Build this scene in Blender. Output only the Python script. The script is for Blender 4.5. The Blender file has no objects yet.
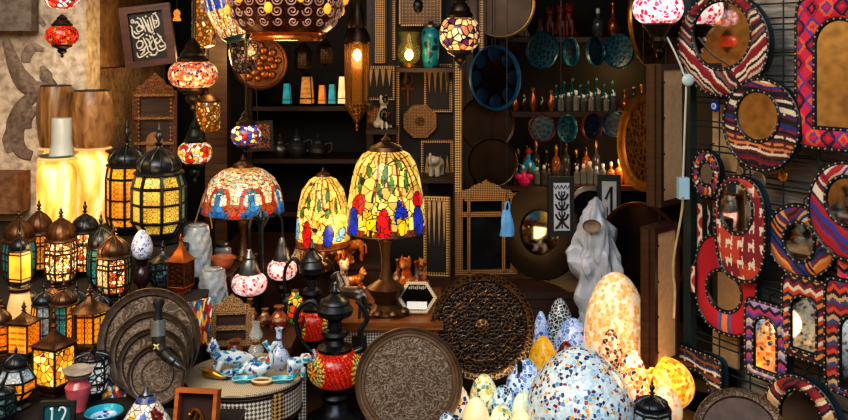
import bpy, math, random
from mathutils import Vector, Matrix
random.seed(4)
PI = math.pi
COL = bpy.context.scene.collection
FPX, CX, HY, CZ = 900.0, 424.0, 50.0, 1.6     # focal length in pixels, principal point, eye height
def P(px, py, Y): return Vector(((px-CX)/FPX*Y, Y, CZ-(py-HY)/FPX*Y))
def on(px, py, z): return P(px, py, (CZ-z)*FPX/(py-HY))     # where a sight line meets the height z
def hx(s):
    v = [int(s[i:i+2], 16)/255 for i in (0, 2, 4)]
    return tuple(c/12.92 if c <= .04045 else ((c+.055)/1.055)**2.4 for c in v)
# ------------------------------------------------------------------ mesh builder
class MB:
    def __init__(s): s.v, s.f, s.c = [], [], []
    def add(s, vs, fs, cs=None):
        o = len(s.v); s.v += [tuple(v) for v in vs]
        s.f += [tuple(i+o for i in f) for f in fs]
        s.c += cs if cs else [None]*len(fs)
        return s
    def box(s, c, d, rot=None, col=None):
        x, y, z = (k/2 for k in d); c = Vector(c)
        vs = [Vector((a*x, b*y, e*z)) for a in (-1, 1) for b in (-1, 1) for e in (-1, 1)]
        if rot is not None: vs = [rot @ v for v in vs]
        return s.add([v+c for v in vs], [(0,1,3,2),(4,6,7,5),(0,4,5,1),(2,3,7,6),(0,2,6,4),(1,5,7,3)], [col]*6)
    def lathe(s, prof, n=32, o=(0,0,0), ph=0.0, paint=None, cap=True, sx=1, sy=1, rot=None):
        o = Vector(o); vs, fs, cs = [], [], []; m = len(prof)
        for j, (r, z) in enumerate(prof):
            for i in range(n):
                a = ph+2*PI*i/n
                p = Vector((r*math.cos(a)*sx, r*math.sin(a)*sy, z))
                vs.append((rot @ p if rot is not None else p)+o)
        for j in range(m-1):
            for i in range(n):
                k = (i+1) % n
                fs.append((j*n+i, j*n+k, (j+1)*n+k, (j+1)*n+i))
                cs.append(paint(ph+2*PI*(i+.5)/n, (j+.5)/(m-1)) if paint else None)
        if cap:
            fs.append(tuple(range(n-1, -1, -1))); cs.append(paint(0, 0) if paint else None)
            fs.append(tuple((m-1)*n+i for i in range(n))); cs.append(paint(0, 1) if paint else None)
        return s.add(vs, fs, cs)
    def ball(s, c, r, n=14, m=8, sx=1, sy=1, sz=1, col=None):
        pr = [(max(1e-4, r*math.sin(PI*j/m)), -r*math.cos(PI*j/m)*sz) for j in range(m+1)]
        return s.lathe(pr, n, c, sx=sx, sy=sy, cap=False, paint=(lambda a, v: col) if col else None)
    def tube(s, pts, r, n=8, closed=False, col=None):
        pts = [Vector(p) for p in pts]; m = len(pts)
        rs = r if isinstance(r, (list, tuple)) else [r]*m
        vs, fs = [], []; up = Vector((.0131, .0217, 1)).normalized()
        t0 = (pts[1]-pts[0]).normalized()
        if abs(t0.dot(up)) > .95: up = Vector((1, .03, .02)).normalized()
        nrm = (up - t0*up.dot(t0)).normalized()
        for i, p in enumerate(pts):
            a = pts[i-1] if (i > 0 or closed) else p
            b = pts[(i+1) % m] if (i < m-1 or closed) else p
            t = (b-a).normalized()
            nrm = (nrm - t*nrm.dot(t)); nrm = nrm.normalized() if nrm.length > 1e-6 else t.orthogonal().normalized()
            bi = t.cross(nrm)
            for k in range(n):
                q = 2*PI*k/n
                vs.append(p + (nrm*math.cos(q)+bi*math.sin(q))*rs[i])
        for j in range(m if closed else m-1):
            for i in range(n):
                k = (i+1) % n; q = (j+1) % m
                fs.append((j*n+i, j*n+k, q*n+k, q*n+i))
        if not closed:
            fs.append(tuple(range(n-1, -1, -1))); fs.append(tuple((m-1)*n+i for i in range(n)))
        return s.add(vs, fs, [col]*len(fs))
    def prism(s, poly, y0, y1, col=None):            # polygon in x,z extruded along y
        n = len(poly)
        vs = [(x, y0, z) for x, z in poly]+[(x, y1, z) for x, z in poly]
        fs = [tuple(range(n)), tuple(range(2*n-1, n-1, -1))]+[(i, i+n, (i+1) % n+n, (i+1) % n) for i in range(n)]
        return s.add(vs, fs, [col]*len(fs))
    def build(s, name, mat, parent=None, label=None, sharp=38):
        me = bpy.data.meshes.new(name); me.from_pydata(s.v, [], s.f); me.update()
        if any(c is not None for c in s.c):
            at = me.color_attributes.new('Col', 'FLOAT_COLOR', 'CORNER'); d = []
            for p, c in zip(me.polygons, s.c):
                d += list((*(c or (1, 1, 1)), 1.0))*p.loop_total
            at.data.foreach_set('color', d)
        me.polygons.foreach_set('use_smooth', [True]*len(me.polygons))
        me.set_sharp_from_angle(angle=math.radians(sharp))
        if mat: me.materials.append(mat)
        o = bpy.data.objects.new(name, me); COL.objects.link(o)
        if parent: o.parent = parent
        if label: o['label'] = label
        return o
def tag(o, label, cat, group=None):
    o['label'] = label; o['category'] = cat
    if group: o['group'] = group
    return o
def thing(name, label, cat, loc=(0,0,0), rot=(0,0,0), group=None):
    o = bpy.data.objects.new(name, None); COL.objects.link(o); o.empty_display_size = .05
    o.location = loc; o.rotation_euler = rot
    return tag(o, label, cat, group)
def solo(name, label, cat, mb, mat, loc=(0,0,0), rot=(0,0,0), group=None):
    o = mb.build(name, mat); o.location = loc; o.rotation_euler = rot
    return tag(o, label, cat, group)
def struct(name, mb, mat, parent=None):
    o = mb.build(name, mat, parent)
    if not parent: o['kind'] = 'structure'
    return o
def dup(root, loc, rot=None, label=None, group=None, scale=None):
    r = root.copy(); COL.objects.link(r); r.location = loc
    if rot is not None: r.rotation_euler = rot
    if scale: r.scale = scale
    if label: r['label'] = label
    if group: r['group'] = group
    for ch in list(root.children):
        c = ch.copy(); COL.objects.link(c); c.parent = r
        for g in list(ch.children):
            d = g.copy(); COL.objects.link(d); d.parent = c
    return r
NTH = ['first','second','third','fourth','fifth','sixth','seventh','eighth','ninth','tenth','eleventh','twelfth','thirteenth','fourteenth','fifteenth','sixteenth','seventeenth','eighteenth','nineteenth','twentieth']
# ------------------------------------------------------------------ materials
MATS = {}
def newmat(name):
    m = bpy.data.materials.new(name); m.use_nodes = True
    nt = m.node_tree; b = nt.nodes['Principled BSDF']
    return m, nt, b
def nd(nt, t, **kw):
    n = nt.nodes.new(t)
    for k, v in kw.items():
        if k in n.inputs: n.inputs[k].default_value = v
        else: setattr(n, k, v)
    return n
def coords(nt, scale=(1,1,1), rot=(0,0,0)):
    tc = nd(nt, 'ShaderNodeTexCoord'); mp = nd(nt, 'ShaderNodeMapping')
    mp.inputs['Scale'].default_value = scale; mp.inputs['Rotation'].default_value = rot
    nt.links.new(tc.outputs['Object'], mp.inputs['Vector']); return mp.outputs['Vector']
def ramp(nt, fac, stops, interp='LINEAR'):
    r = nd(nt, 'ShaderNodeValToRGB'); e = r.color_ramp.elements; r.color_ramp.interpolation = interp
    while len(e) < len(stops): e.new(.5)
    for i, (p, c) in enumerate(stops):
        e[i].position = p; e[i].color = (*c[:3], 1)
    nt.links.new(fac, r.inputs['Fac']); return r.outputs['Color']
def mixc(nt, fac, a, b, mode='MIX'):
    m = nd(nt, 'ShaderNodeMix', data_type='RGBA', blend_type=mode)
    for sock, v in ((m.inputs[0], fac), (m.inputs[6], a), (m.inputs[7], b)):
        if isinstance(v, (int, float)): sock.default_value = v
        elif isinstance(v, tuple): sock.default_value = (*v[:3], 1)
        else: nt.links.new(v, sock)
    return m.outputs[2]
def bumpn(nt, b, h, strength=.3, dist=.004):
    bp = nd(nt, 'ShaderNodeBump', Strength=strength, Distance=dist)
    nt.links.new(h, bp.inputs['Height']); nt.links.new(bp.outputs['Normal'], b.inputs['Normal'])
def fin(nt, b, colr, rough=.5, metal=0.0, emit=0.0, ecol=None):
    L = nt.links
    if isinstance(colr, tuple): b.inputs['Base Color'].default_value = (*colr[:3], 1)
    else: L.new(colr, b.inputs['Base Color'])
    b.inputs['Roughness'].default_value = rough; b.inputs['Metallic'].default_value = metal
    if emit:
        e = ecol if ecol is not None else colr
        if isinstance(e, tuple): b.inputs['Emission Color'].default_value = (*e[:3], 1)
        else: L.new(e, b.inputs['Emission Color'])
        b.inputs['Emission Strength'].default_value = emit
def plain(name, col, rough=.5, metal=0.0, emit=0.0, var=.25, scale=30, bump=.15, sc3=(1,1,1)):
    if name in MATS: return MATS[name]
    m, nt, b = newmat(name); c = hx(col) if isinstance(col, str) else col
    nz = nd(nt, 'ShaderNodeTexNoise', Scale=scale, Detail=5.0); nt.links.new(coords(nt, sc3), nz.inputs['Vector'])
    cr = ramp(nt, nz.outputs['Fac'], [(.3, tuple(k*(1-var) for k in c)), (.7, tuple(min(1, k*(1+var)) for k in c))])
    fin(nt, b, cr, rough, metal, emit)
    if bump: bumpn(nt, b, nz.outputs['Fac'], bump, .003)
    MATS[name] = m; return m
def mosaic(name, pal, scale=60, gap=.05, gapc='d8d8d8', emit=0.0, rough=.25, rnd=.9, sc3=(1,1,1)):
    if name in MATS: return MATS[name]
    m, nt, b = newmat(name); v = coords(nt, sc3)
    vo = nd(nt, 'ShaderNodeTexVoronoi', Scale=scale, Randomness=rnd); nt.links.new(v, vo.inputs['Vector'])
    ve = nd(nt, 'ShaderNodeTexVoronoi', feature='DISTANCE_TO_EDGE', Scale=scale, Randomness=rnd); nt.links.new(v, ve.inputs['Vector'])
    sp = nd(nt, 'ShaderNodeSeparateColor'); nt.links.new(vo.outputs['Color'], sp.inputs[0])
    n = len(pal)
    cr = ramp(nt, sp.outputs[0], [(i/n, hx(c)) for i, c in enumerate(pal)], 'CONSTANT')
    e = ramp(nt, ve.outputs['Distance'], [(gap*.7, (0,0,0)), (gap*1.3, (1,1,1))])
    colr = mixc(nt, e, hx(gapc), cr)
    fin(nt, b, colr, rough, 0, emit)
    MATS[name] = m; return m
def vcol(name, emit=0.0, rough=.4, lead=0, gap=.05, leadc=(.012,.008,.005), bump=0, bscale=200, metal=0.0):
    if name in MATS: return MATS[name]
    m, nt, b = newmat(name); at = nd(nt, 'ShaderNodeVertexColor', layer_name='Col'); c = at.outputs['Color']
    if lead:
        v = coords(nt)
        vo = nd(nt, 'ShaderNodeTexVoronoi', Scale=lead); nt.links.new(v, vo.inputs['Vector'])
        ve = nd(nt, 'ShaderNodeTexVoronoi', feature='DISTANCE_TO_EDGE', Scale=lead); nt.links.new(v, ve.inputs['Vector'])
        sp = nd(nt, 'ShaderNodeSeparateColor'); nt.links.new(vo.outputs['Color'], sp.inputs[0])
        br = ramp(nt, sp.outputs[0], [(0, (.55,.5,.4)), (1, (1,1,1))])
        c = mixc(nt, 1.0, c, br, 'MULTIPLY')
        e = ramp(nt, ve.outputs['Distance'], [(gap*.7, (0,0,0)), (gap*1.3, (1,1,1))])
        c = mixc(nt, e, leadc, c)
    fin(nt, b, c, rough, metal, emit)
    if bump:
        nz = nd(nt, 'ShaderNodeTexNoise', Scale=bscale); nt.links.new(coords(nt), nz.inputs['Vector']); bumpn(nt, b, nz.outputs['Fac'], bump, .002)
    m.cycles.emission_sampling = 'NONE'
    MATS[name] = m; return m
def rosette(name, field, ring, dot, scale=55, emit=1.0, w=.16, rnd=0.0, rough=.3):    # regular pressed-dot pattern
    if name in MATS: return MATS[name]
    m, nt, b = newmat(name); v = coords(nt)
    vo = nd(nt, 'ShaderNodeTexVoronoi', Scale=scale, Randomness=rnd); nt.links.new(v, vo.inputs['Vector'])
    cr = ramp(nt, vo.outputs['Distance'], [(0, hx(dot)), (w, hx(dot)), (w+.04, hx(ring)), (w+.12, hx(ring)), (w+.17, hx(field)), (.5, hx(field)), (.6, hx(ring)), (.7, hx(field))])
    nz = nd(nt, 'ShaderNodeTexNoise', Scale=9.0); nt.links.new(v, nz.inputs['Vector'])
    cr = mixc(nt, 1.0, cr, ramp(nt, nz.outputs['Fac'], [(.3, (.55,.4,.25)), (.65, (1,1,1))]), 'MULTIPLY')
    fin(nt, b, cr, rough, 0, emit); MATS[name] = m; return m
def engraved(name, dark, light, scale=40, dist=2.0, rough=.45, metal=.8, kind='vor', bump=.6):
    if name in MATS: return MATS[name]
    m, nt, b = newmat(name); v = coords(nt)
    if kind == 'vor':
        t = nd(nt, 'ShaderNodeTexVoronoi', feature='DISTANCE_TO_EDGE', Scale=scale, Randomness=.75); nt.links.new(v, t.inputs['Vector']); f = t.outputs['Distance']
        st = [(.02, hx(light)), (.12, hx(dark)), (.3, tuple(.6*k for k in hx(dark)))]
    else:
        t = nd(nt, 'ShaderNodeTexNoise', Scale=scale, Detail=2.0, Distortion=dist); nt.links.new(v, t.inputs['Vector']); f = t.outputs['Fac']
        st = [(.3, hx(dark)), (.44, hx(dark)), (.49, hx(light)), (.54, hx(dark)), (.62, tuple(.6*k for k in hx(dark))), (.68, hx(light))]
    cr = ramp(nt, f, st)
    fin(nt, b, cr, rough, metal); bumpn(nt, b, f, bump, .006); MATS[name] = m; return m
def checker(name, a, bcol, scale=80, rot=PI/4, rough=.5, axis='y', emit=0):
    if name in MATS: return MATS[name]
    m, nt, b = newmat(name)
    r = {'y': (0, rot, 0), 'z': (0, 0, rot), 'x': (rot, 0, 0)}[axis]
    sc = {'y': (1, 0, 1), 'z': (1, 1, 0), 'x': (0, 1, 1)}[axis]
    tc = nd(nt, 'ShaderNodeTexCoord'); m1 = nd(nt, 'ShaderNodeMapping'); m1.inputs['Scale'].default_value = sc
    m2 = nd(nt, 'ShaderNodeMapping'); m2.inputs['Rotation'].default_value = r; m2.inputs['Location'].default_value = (.3313, .0517, .2179)
    nt.links.new(tc.outputs['Object'], m1.inputs['Vector']); nt.links.new(m1.outputs['Vector'], m2.inputs['Vector'])
    ck = nd(nt, 'ShaderNodeTexChecker', Scale=scale, Color1=(*hx(a), 1), Color2=(*hx(bcol), 1)); nt.links.new(m2.outputs['Vector'], ck.inputs['Vector'])
    fin(nt, b, ck.outputs['Color'], rough, 0, emit); MATS[name] = m; return m
def wood(name, dark, light, scale=6, axis=(1,1,12), rough=.45, bump=.2):
    if name in MATS: return MATS[name]
    m, nt, b = newmat(name)
    nz = nd(nt, 'ShaderNodeTexNoise', Scale=scale, Detail=6.0, Distortion=.6); nt.links.new(coords(nt, axis), nz.inputs['Vector'])
    cr = ramp(nt, nz.outputs['Fac'], [(.3, hx(dark)), (.5, tuple((x+y)/2 for x, y in zip(hx(dark), hx(light)))), (.7, hx(light))])
    fin(nt, b, cr, rough); bumpn(nt, b, nz.outputs['Fac'], bump, .003); MATS[name] = m; return m
def dots(name, base, pal, scale=60, size=.3, rough=.2, emit=0):      # painted blobs on glazed ware
    if name in MATS: return MATS[name]
    m, nt, b = newmat(name); v = coords(nt)
    nz = nd(nt, 'ShaderNodeTexNoise', Scale=scale*.8); nt.links.new(v, nz.inputs['Vector'])
    vv = mixc(nt, .03, v, nz.outputs['Color'])
    vo = nd(nt, 'ShaderNodeTexVoronoi', Scale=scale); nt.links.new(vv, vo.inputs['Vector'])
    sp = nd(nt, 'ShaderNodeSeparateColor'); nt.links.new(vo.outputs['Color'], sp.inputs[0]); n = len(pal)
    cr = ramp(nt, sp.outputs[0], [(i/n, hx(c)) for i, c in enumerate(pal)], 'CONSTANT')
    e = ramp(nt, vo.outputs['Distance'], [(size, (1,1,1)), (size+.05, (0,0,0))])
    fin(nt, b, mixc(nt, e, hx(base), cr), rough, 0, emit); MATS[name] = m; return m
def glassy(name, col, rough=.05, alpha=.35):
    if name in MATS: return MATS[name]
    m, nt, b = newmat(name); fin(nt, b, hx(col), rough); b.inputs['Alpha'].default_value = alpha
    b.inputs['Specular IOR Level'].default_value = .8; MATS[name] = m; return m
# palette of shared materials
BLK = plain('black_metal', '363a40', .34, .85, var=.3)
BRN = plain('aged_brown_metal', '553c28', .4, .75, var=.4)
DKB = plain('dark_bronze', '3a2e24', .36, .8, var=.4)
COP = plain('copper_metal', '8a4f24', .35, .85, var=.35)
BRS = plain('brass_metal', '9a6a2c', .35, .85, var=.35)
SLV = plain('tarnished_silver', '63656a', .32, .85, var=.3)
BLKP = plain('matt_black_paint', '0d0d0f', .6)
WDK = wood('dark_walnut', '1c0f08', '3a2012')
WMD = wood('mid_brown_wood', '5a3113', '8f5626')
WOR = wood('orange_wood', '8a4214', 'b86a2c')
INL = checker('bone_inlay_on_walnut', 'b08248', '24140a', 190)
INL2 = checker('white_inlay_diaper', 'd8d2c4', '5c5148', 150)
INLZ = checker('inlay_flat', 'b0895a', '4a2a14', 120, axis='z')
STR = checker('inlaid_strip', 'd0a868', '3a2010', 130)
MIRR = plain('mirror_silvering', 'd8d4cc', .04, 1.0, var=.02, bump=0)
DGL = plain('dark_mirror', '303438', .06, 1.0, var=.05, bump=0)
WHT = plain('white_glaze', 'dcdcd8', .25, var=.06, bump=0)
LEATH = plain('black_beading', '121218', .5, var=.3)
# ------------------------------------------------------------------ generators
def lathe_finial(R, h):
    return [(R*.9, 0), (R*.7, h*.08), (R*1.5, h*.16), (R*.55, h*.26), (R*1.25, h*.42), (R*1.2, h*.5), (R*.5, h*.62), (R*.75, h*.7), (R*.3, h*.8), (R*.12, h*.97), (R*.02, h)]
def lantern(label, px, ys, w, loc, metal, glass, n=6, body=((.82, 0), (.95, .2), (1, .7), (.9, 1)), roof='dome', rz=None, group=None, bars=(), upper=None, name='moroccan_lantern'):
    """ys = (finial tip, roof top, body top, body bottom, base) rows on the photo; loc = base point"""
    s = loc.y/FPX; yt, yd, yb, yc, ye = ys
    H = (ye-yt)*s; zd = (ye-yd)*s; zt = (ye-yb)*s; zb = (ye-yc)*s; R = w/2*s
    if rz is None: rz = random.uniform(0, 1)
    t = thing(name, label, 'lantern', loc, (0, 0, rz), group)
    b = MB().lathe([(R*.72, 0), (R*.78, zb*.2), (R*.62, zb*.45), (R*body[0][0]*1.03, zb*.8), (R*body[0][0]*1.03, zb)], n)
    b.build('base', metal, t)
    seg = [(R*r, zb+(zt-zb)*q) for r, q in body]
    fr = MB()
    A = [2*PI*(i)/n for i in range(n)]
    for a in A: fr.tube([(r*math.cos(a), r*math.sin(a), z) for r, z in seg], R*.07, 5)
    for r, z in seg: fr.tube([(r*math.cos(a), r*math.sin(a), z) for a in A], R*.065, 5, True)
    for q in bars:
        z = zb+(zt-zb)*q
        for (r0, z0), (r1, z1) in zip(seg, seg[1:]):
            if z0 <= z <= z1: r = r0+(r1-r0)*(z-z0)/(z1-z0)
        fr.tube([(r*math.cos(a), r*math.sin(a), z) for a in A], R*.05, 5, True)
    for i in range(n):                        # mullion up the middle of each face
        if bars and n != 8: fr.tube([((math.cos(A[i])+math.cos(A[(i+1) % n]))/2*r, (math.sin(A[i])+math.sin(A[(i+1) % n]))/2*r, z) for r, z in seg], R*.04, 4)
    fr.build('frame', metal, t)
    for i in range(n):
        a, c = A[i], A[(i+1) % n]; g = MB(); k = .97
        for j, ((r0, z0), (r1, z1)) in enumerate(zip(seg, seg[1:])):
            q = [(r0*k*math.cos(a), r0*k*math.sin(a), z0), (r0*k*math.cos(c), r0*k*math.sin(c), z0), (r1*k*math.cos(c), r1*k*math.sin(c), z1), (r1*k*math.cos(a), r1*k*math.sin(a), z1)]
            g.add(q, [(0, 1, 2, 3)])
        o = g.build('glass_panel', glass[i % len(glass)], t)
        if upper and len(seg) > 2:
            o.data.materials.append(upper); o.data.polygons[len(seg)-2].material_index = 1
    h = zd-zt; re = seg[-1][0]*1.08
    if roof == 'dome':
        pr = [(re, 0), (re*1.06, h*.05), (re*1.0, h*.12), (re*.88, h*.16), (re*.93, h*.3), (re*.9, h*.45), (re*.76, h*.64), (re*.5, h*.82), (re*.22, h*.94), (re*.15, h)]
        rf = MB().lathe([(r, zt+z) for r, z in pr], 24)
        for i in range(12):
            a = 2*PI*i/12
            rf.tube([(r*1.01*math.cos(a), r*1.01*math.sin(a), zt+z) for r, z in pr[3:]], re*.035, 4)
    elif roof == 'cone':
        pr = [(re, 0), (re*1.15, h*.05), (re*.95, h*.14), (re*.6, h*.38), (re*.36, h*.62), (re*.2, h*.85), (re*.14, h)]
        rf = MB().lathe([(r, zt+z) for r, z in pr], n)
    rf = rf.build('roof', metal, t)
    MB().lathe([(r, zd+z) for r, z in lathe_finial(max(re*.13, .004), H-zd)], 12).build('finial', metal, rf)
    return t
def egg_prof(R, H, m=22, cut=.05, pt=.24):
    out = []
    for j in range(m+1):
        u0 = 2*cut-1; u = -math.cos(math.acos(-u0)+(PI-math.acos(-u0))*j/m); q = (u+1)/2
        out.append((max(1e-4, R*math.sqrt(max(0, 1-u*u))*(1-pt*u)*(1.04-pt*.2)), (q-cut)/(1-cut)*H))
    return out
def egg(label, px, yt, yb, w, loc, mat, base=True, pt=.24):
    s = loc.y/FPX; H = (yb-yt)*s; R = w/2*s
    t = thing('egg_lamp', label, 'egg lamp', loc)
    MB().lathe([(R*.5, 0), (R*.55, H*.02), (R*.5, H*.06)], 24).build('base_ring', WDK, t)
    MB().lathe([(r, z*.97+H*.03) for r, z in egg_prof(R, H, pt=pt)], 40, cap=False).build('glass_shade', mat, t)
    return t
def globe_prof(R, h, m=14, rt=.35):
    out = []
    for j in range(m+1):
        a = -PI/2+PI*j/m; r = R*abs(math.cos(a))**.62 if abs(math.cos(a)) > 1e-6 else 0
        out.append((max(r, R*rt), h/2*math.sin(a)))
    return out
def hanging_globe(label, px, yt, yb, w, Y, mat, capt, capb, zc=2.35, metal=DKB, name='mosaic_pendant_lamp', two=None, chain=True):
    """globe rows yt..yb, metal cap up to row capt, finial down to row capb"""
    s = Y/FPX; top = P(px, capb, Y); t = thing(name, label, 'lamp', top)
    z = lambda y: (capb-y)*s
    R = w/2*s; zg = (z(yt)+z(yb))/2; hg = z(yt)-z(yb)
    MB().lathe([(r, zg+q) for r, q in globe_prof(R, hg)], 36).build('globe', mat, t)
    h = z(capt)-z(yt)
    c = MB().lathe([(R*.62, z(yt)-hg*.06), (R*.66, z(yt)+h*.05), (R*.5, z(yt)+h*.2), (R*.5, z(yt)+h*.3), (R*.3, z(yt)+h*.55), (R*.34, z(yt)+h*.62), (R*.12, z(yt)+h*.9), (R*.06, z(yt)+h)], 24).build('cap', metal, t)
    h = z(yb)
    MB().lathe([(R*.03, 0), (R*.12, h*.15), (R*.07, h*.3), (R*.28, h*.5), (R*.3, h*.6), (R*.24, h*.72), (R*.6, h*.95), (R*.62, h+hg*.06)], 24).build('bottom_finial', metal, t)
    if two:                                    # a second globe higher on the same stem
        y0, y1, w2, mat2 = two; R2 = w2/2*s; zg = (z(y0)+z(y1))/2
        MB().lathe([(r, zg+q) for r, q in globe_prof(R2, z(y0)-z(y1))], 36).build('globe', mat2, t)
        MB().lathe([(R2*.6, z(y0)-.005), (R2*.4, z(y0)+.02), (R2*.1, z(y0)+.06)], 20).build('cap', metal, t)
    if chain: MB().tube([(0, 0, z(capt if not two else two[0])), (0, 0, zc-top.z)], .004, 6).build('chain', metal, t)
    return t
def disc_prof(R, lip=.02, depth=.015):          # dish seen from +z
    return [(R*.02, -.004), (R*.5, -.004), (R*.96, lip*.4-.004), (R, lip), (R*.985, lip+.006), (R*.95, lip+.002), (R*.9, depth*.55), (R*.8, depth*.3), (R*.76, .002), (R*.4, .002), (1e-4, .003)]
def wire(t, a, b, r=.002, name='hanging_wire'):      # a cord between two world points, owned by t
    M = (Matrix.Translation(t.location) @ t.rotation_euler.to_matrix().to_4x4()).inverted()
    return MB().tube([M @ Vector(a), M @ Vector(b)], r, 5).build(name, BLK, t)
def tray(label, px, yb, w, loc, mats, lean=12, rz=0, name='engraved_tray', cat='tray', rimw=.2, group=None, mid=None, boss=None):
    """round tray standing on its edge at loc, leaning back"""
    s = loc.y/FPX; R = w/2*s
    t = thing(name, label, cat, loc, (math.radians(90-lean), 0, rz), group)
    o = Vector((0, R, 0))
    MB().lathe([(1e-4, -.003), (R*(1-rimw)*1.01, -.003), (R*(1-rimw)*1.01, .003), (1e-4, .003)], 64, o, cap=False).build('center_plate', mats[0], t)
    q = R*rimw
    r = MB().lathe([(R-q, -.004), (R*.98, .002), (R, .012), (R*.985, .02), (R*.95, .017), (R-q*.55, .013), (R-q*.25-q*.6, .012), (R-q, .006)], 72, o, cap=False)
    r.build('rim', mats[1], t)
    if mid:
        MB().lathe([(R*mid*.94, .002), (R*mid*.96, .008), (R*mid*1.03, .008), (R*mid*1.06, .002)], 64, o, cap=False).build('raised_ring', mats[1], t)
    if boss: boss(t, R, o)
    return t
def hung_tray(label, l, tp, r, b, Y, mats, ry=0, name='wall_plate', cat='plate', group=None, rimw=.22, tilt=4):
    """plate hung facing the street, given by its box on the photo"""
    cx, cy = (l+r)/2, (tp+b)/2; R = (b-tp)/2*Y/FPX
    loc = P(cx, b, Y)
    t = tray(label, cx, b, (b-tp), loc, mats, lean=tilt, name=name, cat=cat, rimw=rimw, group=group)
    ratio = min(1, (r-l)/(b-tp)); t.rotation_euler[2] = ry*math.acos(ratio)
    top = loc+Vector((0, math.sin(math.radians(tilt))*2*R, 2*R-.01)); wire(t, top, (top.x, top.y, 2.36 if Y < 4.15 else top.z+.04))
    return t
def bottle_prof(kind, w, h):
    r = w/2
    return {
     'round': [(r*.7, 0), (r, h*.08), (r, h*.5), (r*.8, h*.62), (r*.3, h*.7), (r*.3, h*.84)],
     'jug': [(r*.5, 0), (r*.95, h*.25), (r, h*.45), (r*.6, h*.68), (r*.35, h*.8), (r*.45, h*.95)],
     'slim': [(r*.8, 0), (r, h*.05), (r, h*.66), (r*.5, h*.76), (r*.4, h*.85)],
     'vase': [(r*.55, 0), (r*.6, h*.04), (r*.95, h*.22), (r, h*.36), (r*.7, h*.52), (r*.3, h*.64), (r*.24, h*.85), (r*.34, h)]}[kind]
def bottle(label, loc, w, h, kind, mat, capm, group=None, name='perfume_bottle', cat='bottle'):
    t = thing(name, label, cat, loc, group=group)
    p = bottle_prof(kind, w, h); MB().lathe(p, 16).build('body', mat, t)
    z = p[-1][1]; r = p[-1][0]*1.15
    MB().lathe([(r, z-.001), (r*1.1, z+.002), (r*1.1, h*.97), (r*.7, h*1.02)], 12).build('cap', capm, t)
    return t
def remesh(o, v):
    m = o.modifiers.new('Remesh', 'REMESH'); m.mode = 'VOXEL'; m.voxel_size = v; m.use_smooth_shade = True
    q = o.modifiers.new('Smooth', 'SMOOTH'); q.factor = .5; q.iterations = 4
    return o
def arc(pts, k=6):                              # Catmull-Rom through the given points
    pts = [Vector(p) for p in pts]; out = []; n = len(pts)
    for i in range(n-1):
        p0, p1, p2, p3 = pts[max(i-1, 0)], pts[i], pts[i+1], pts[min(i+2, n-1)]
        for j in range(k):
            t = j/k
            out.append(.5*((2*p1)+(p2-p0)*t+(2*p0-5*p1+4*p2-p3)*t*t+(3*p1-p0-3*p2+p3)*t**3))
    return out+[pts[-1]]
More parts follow.
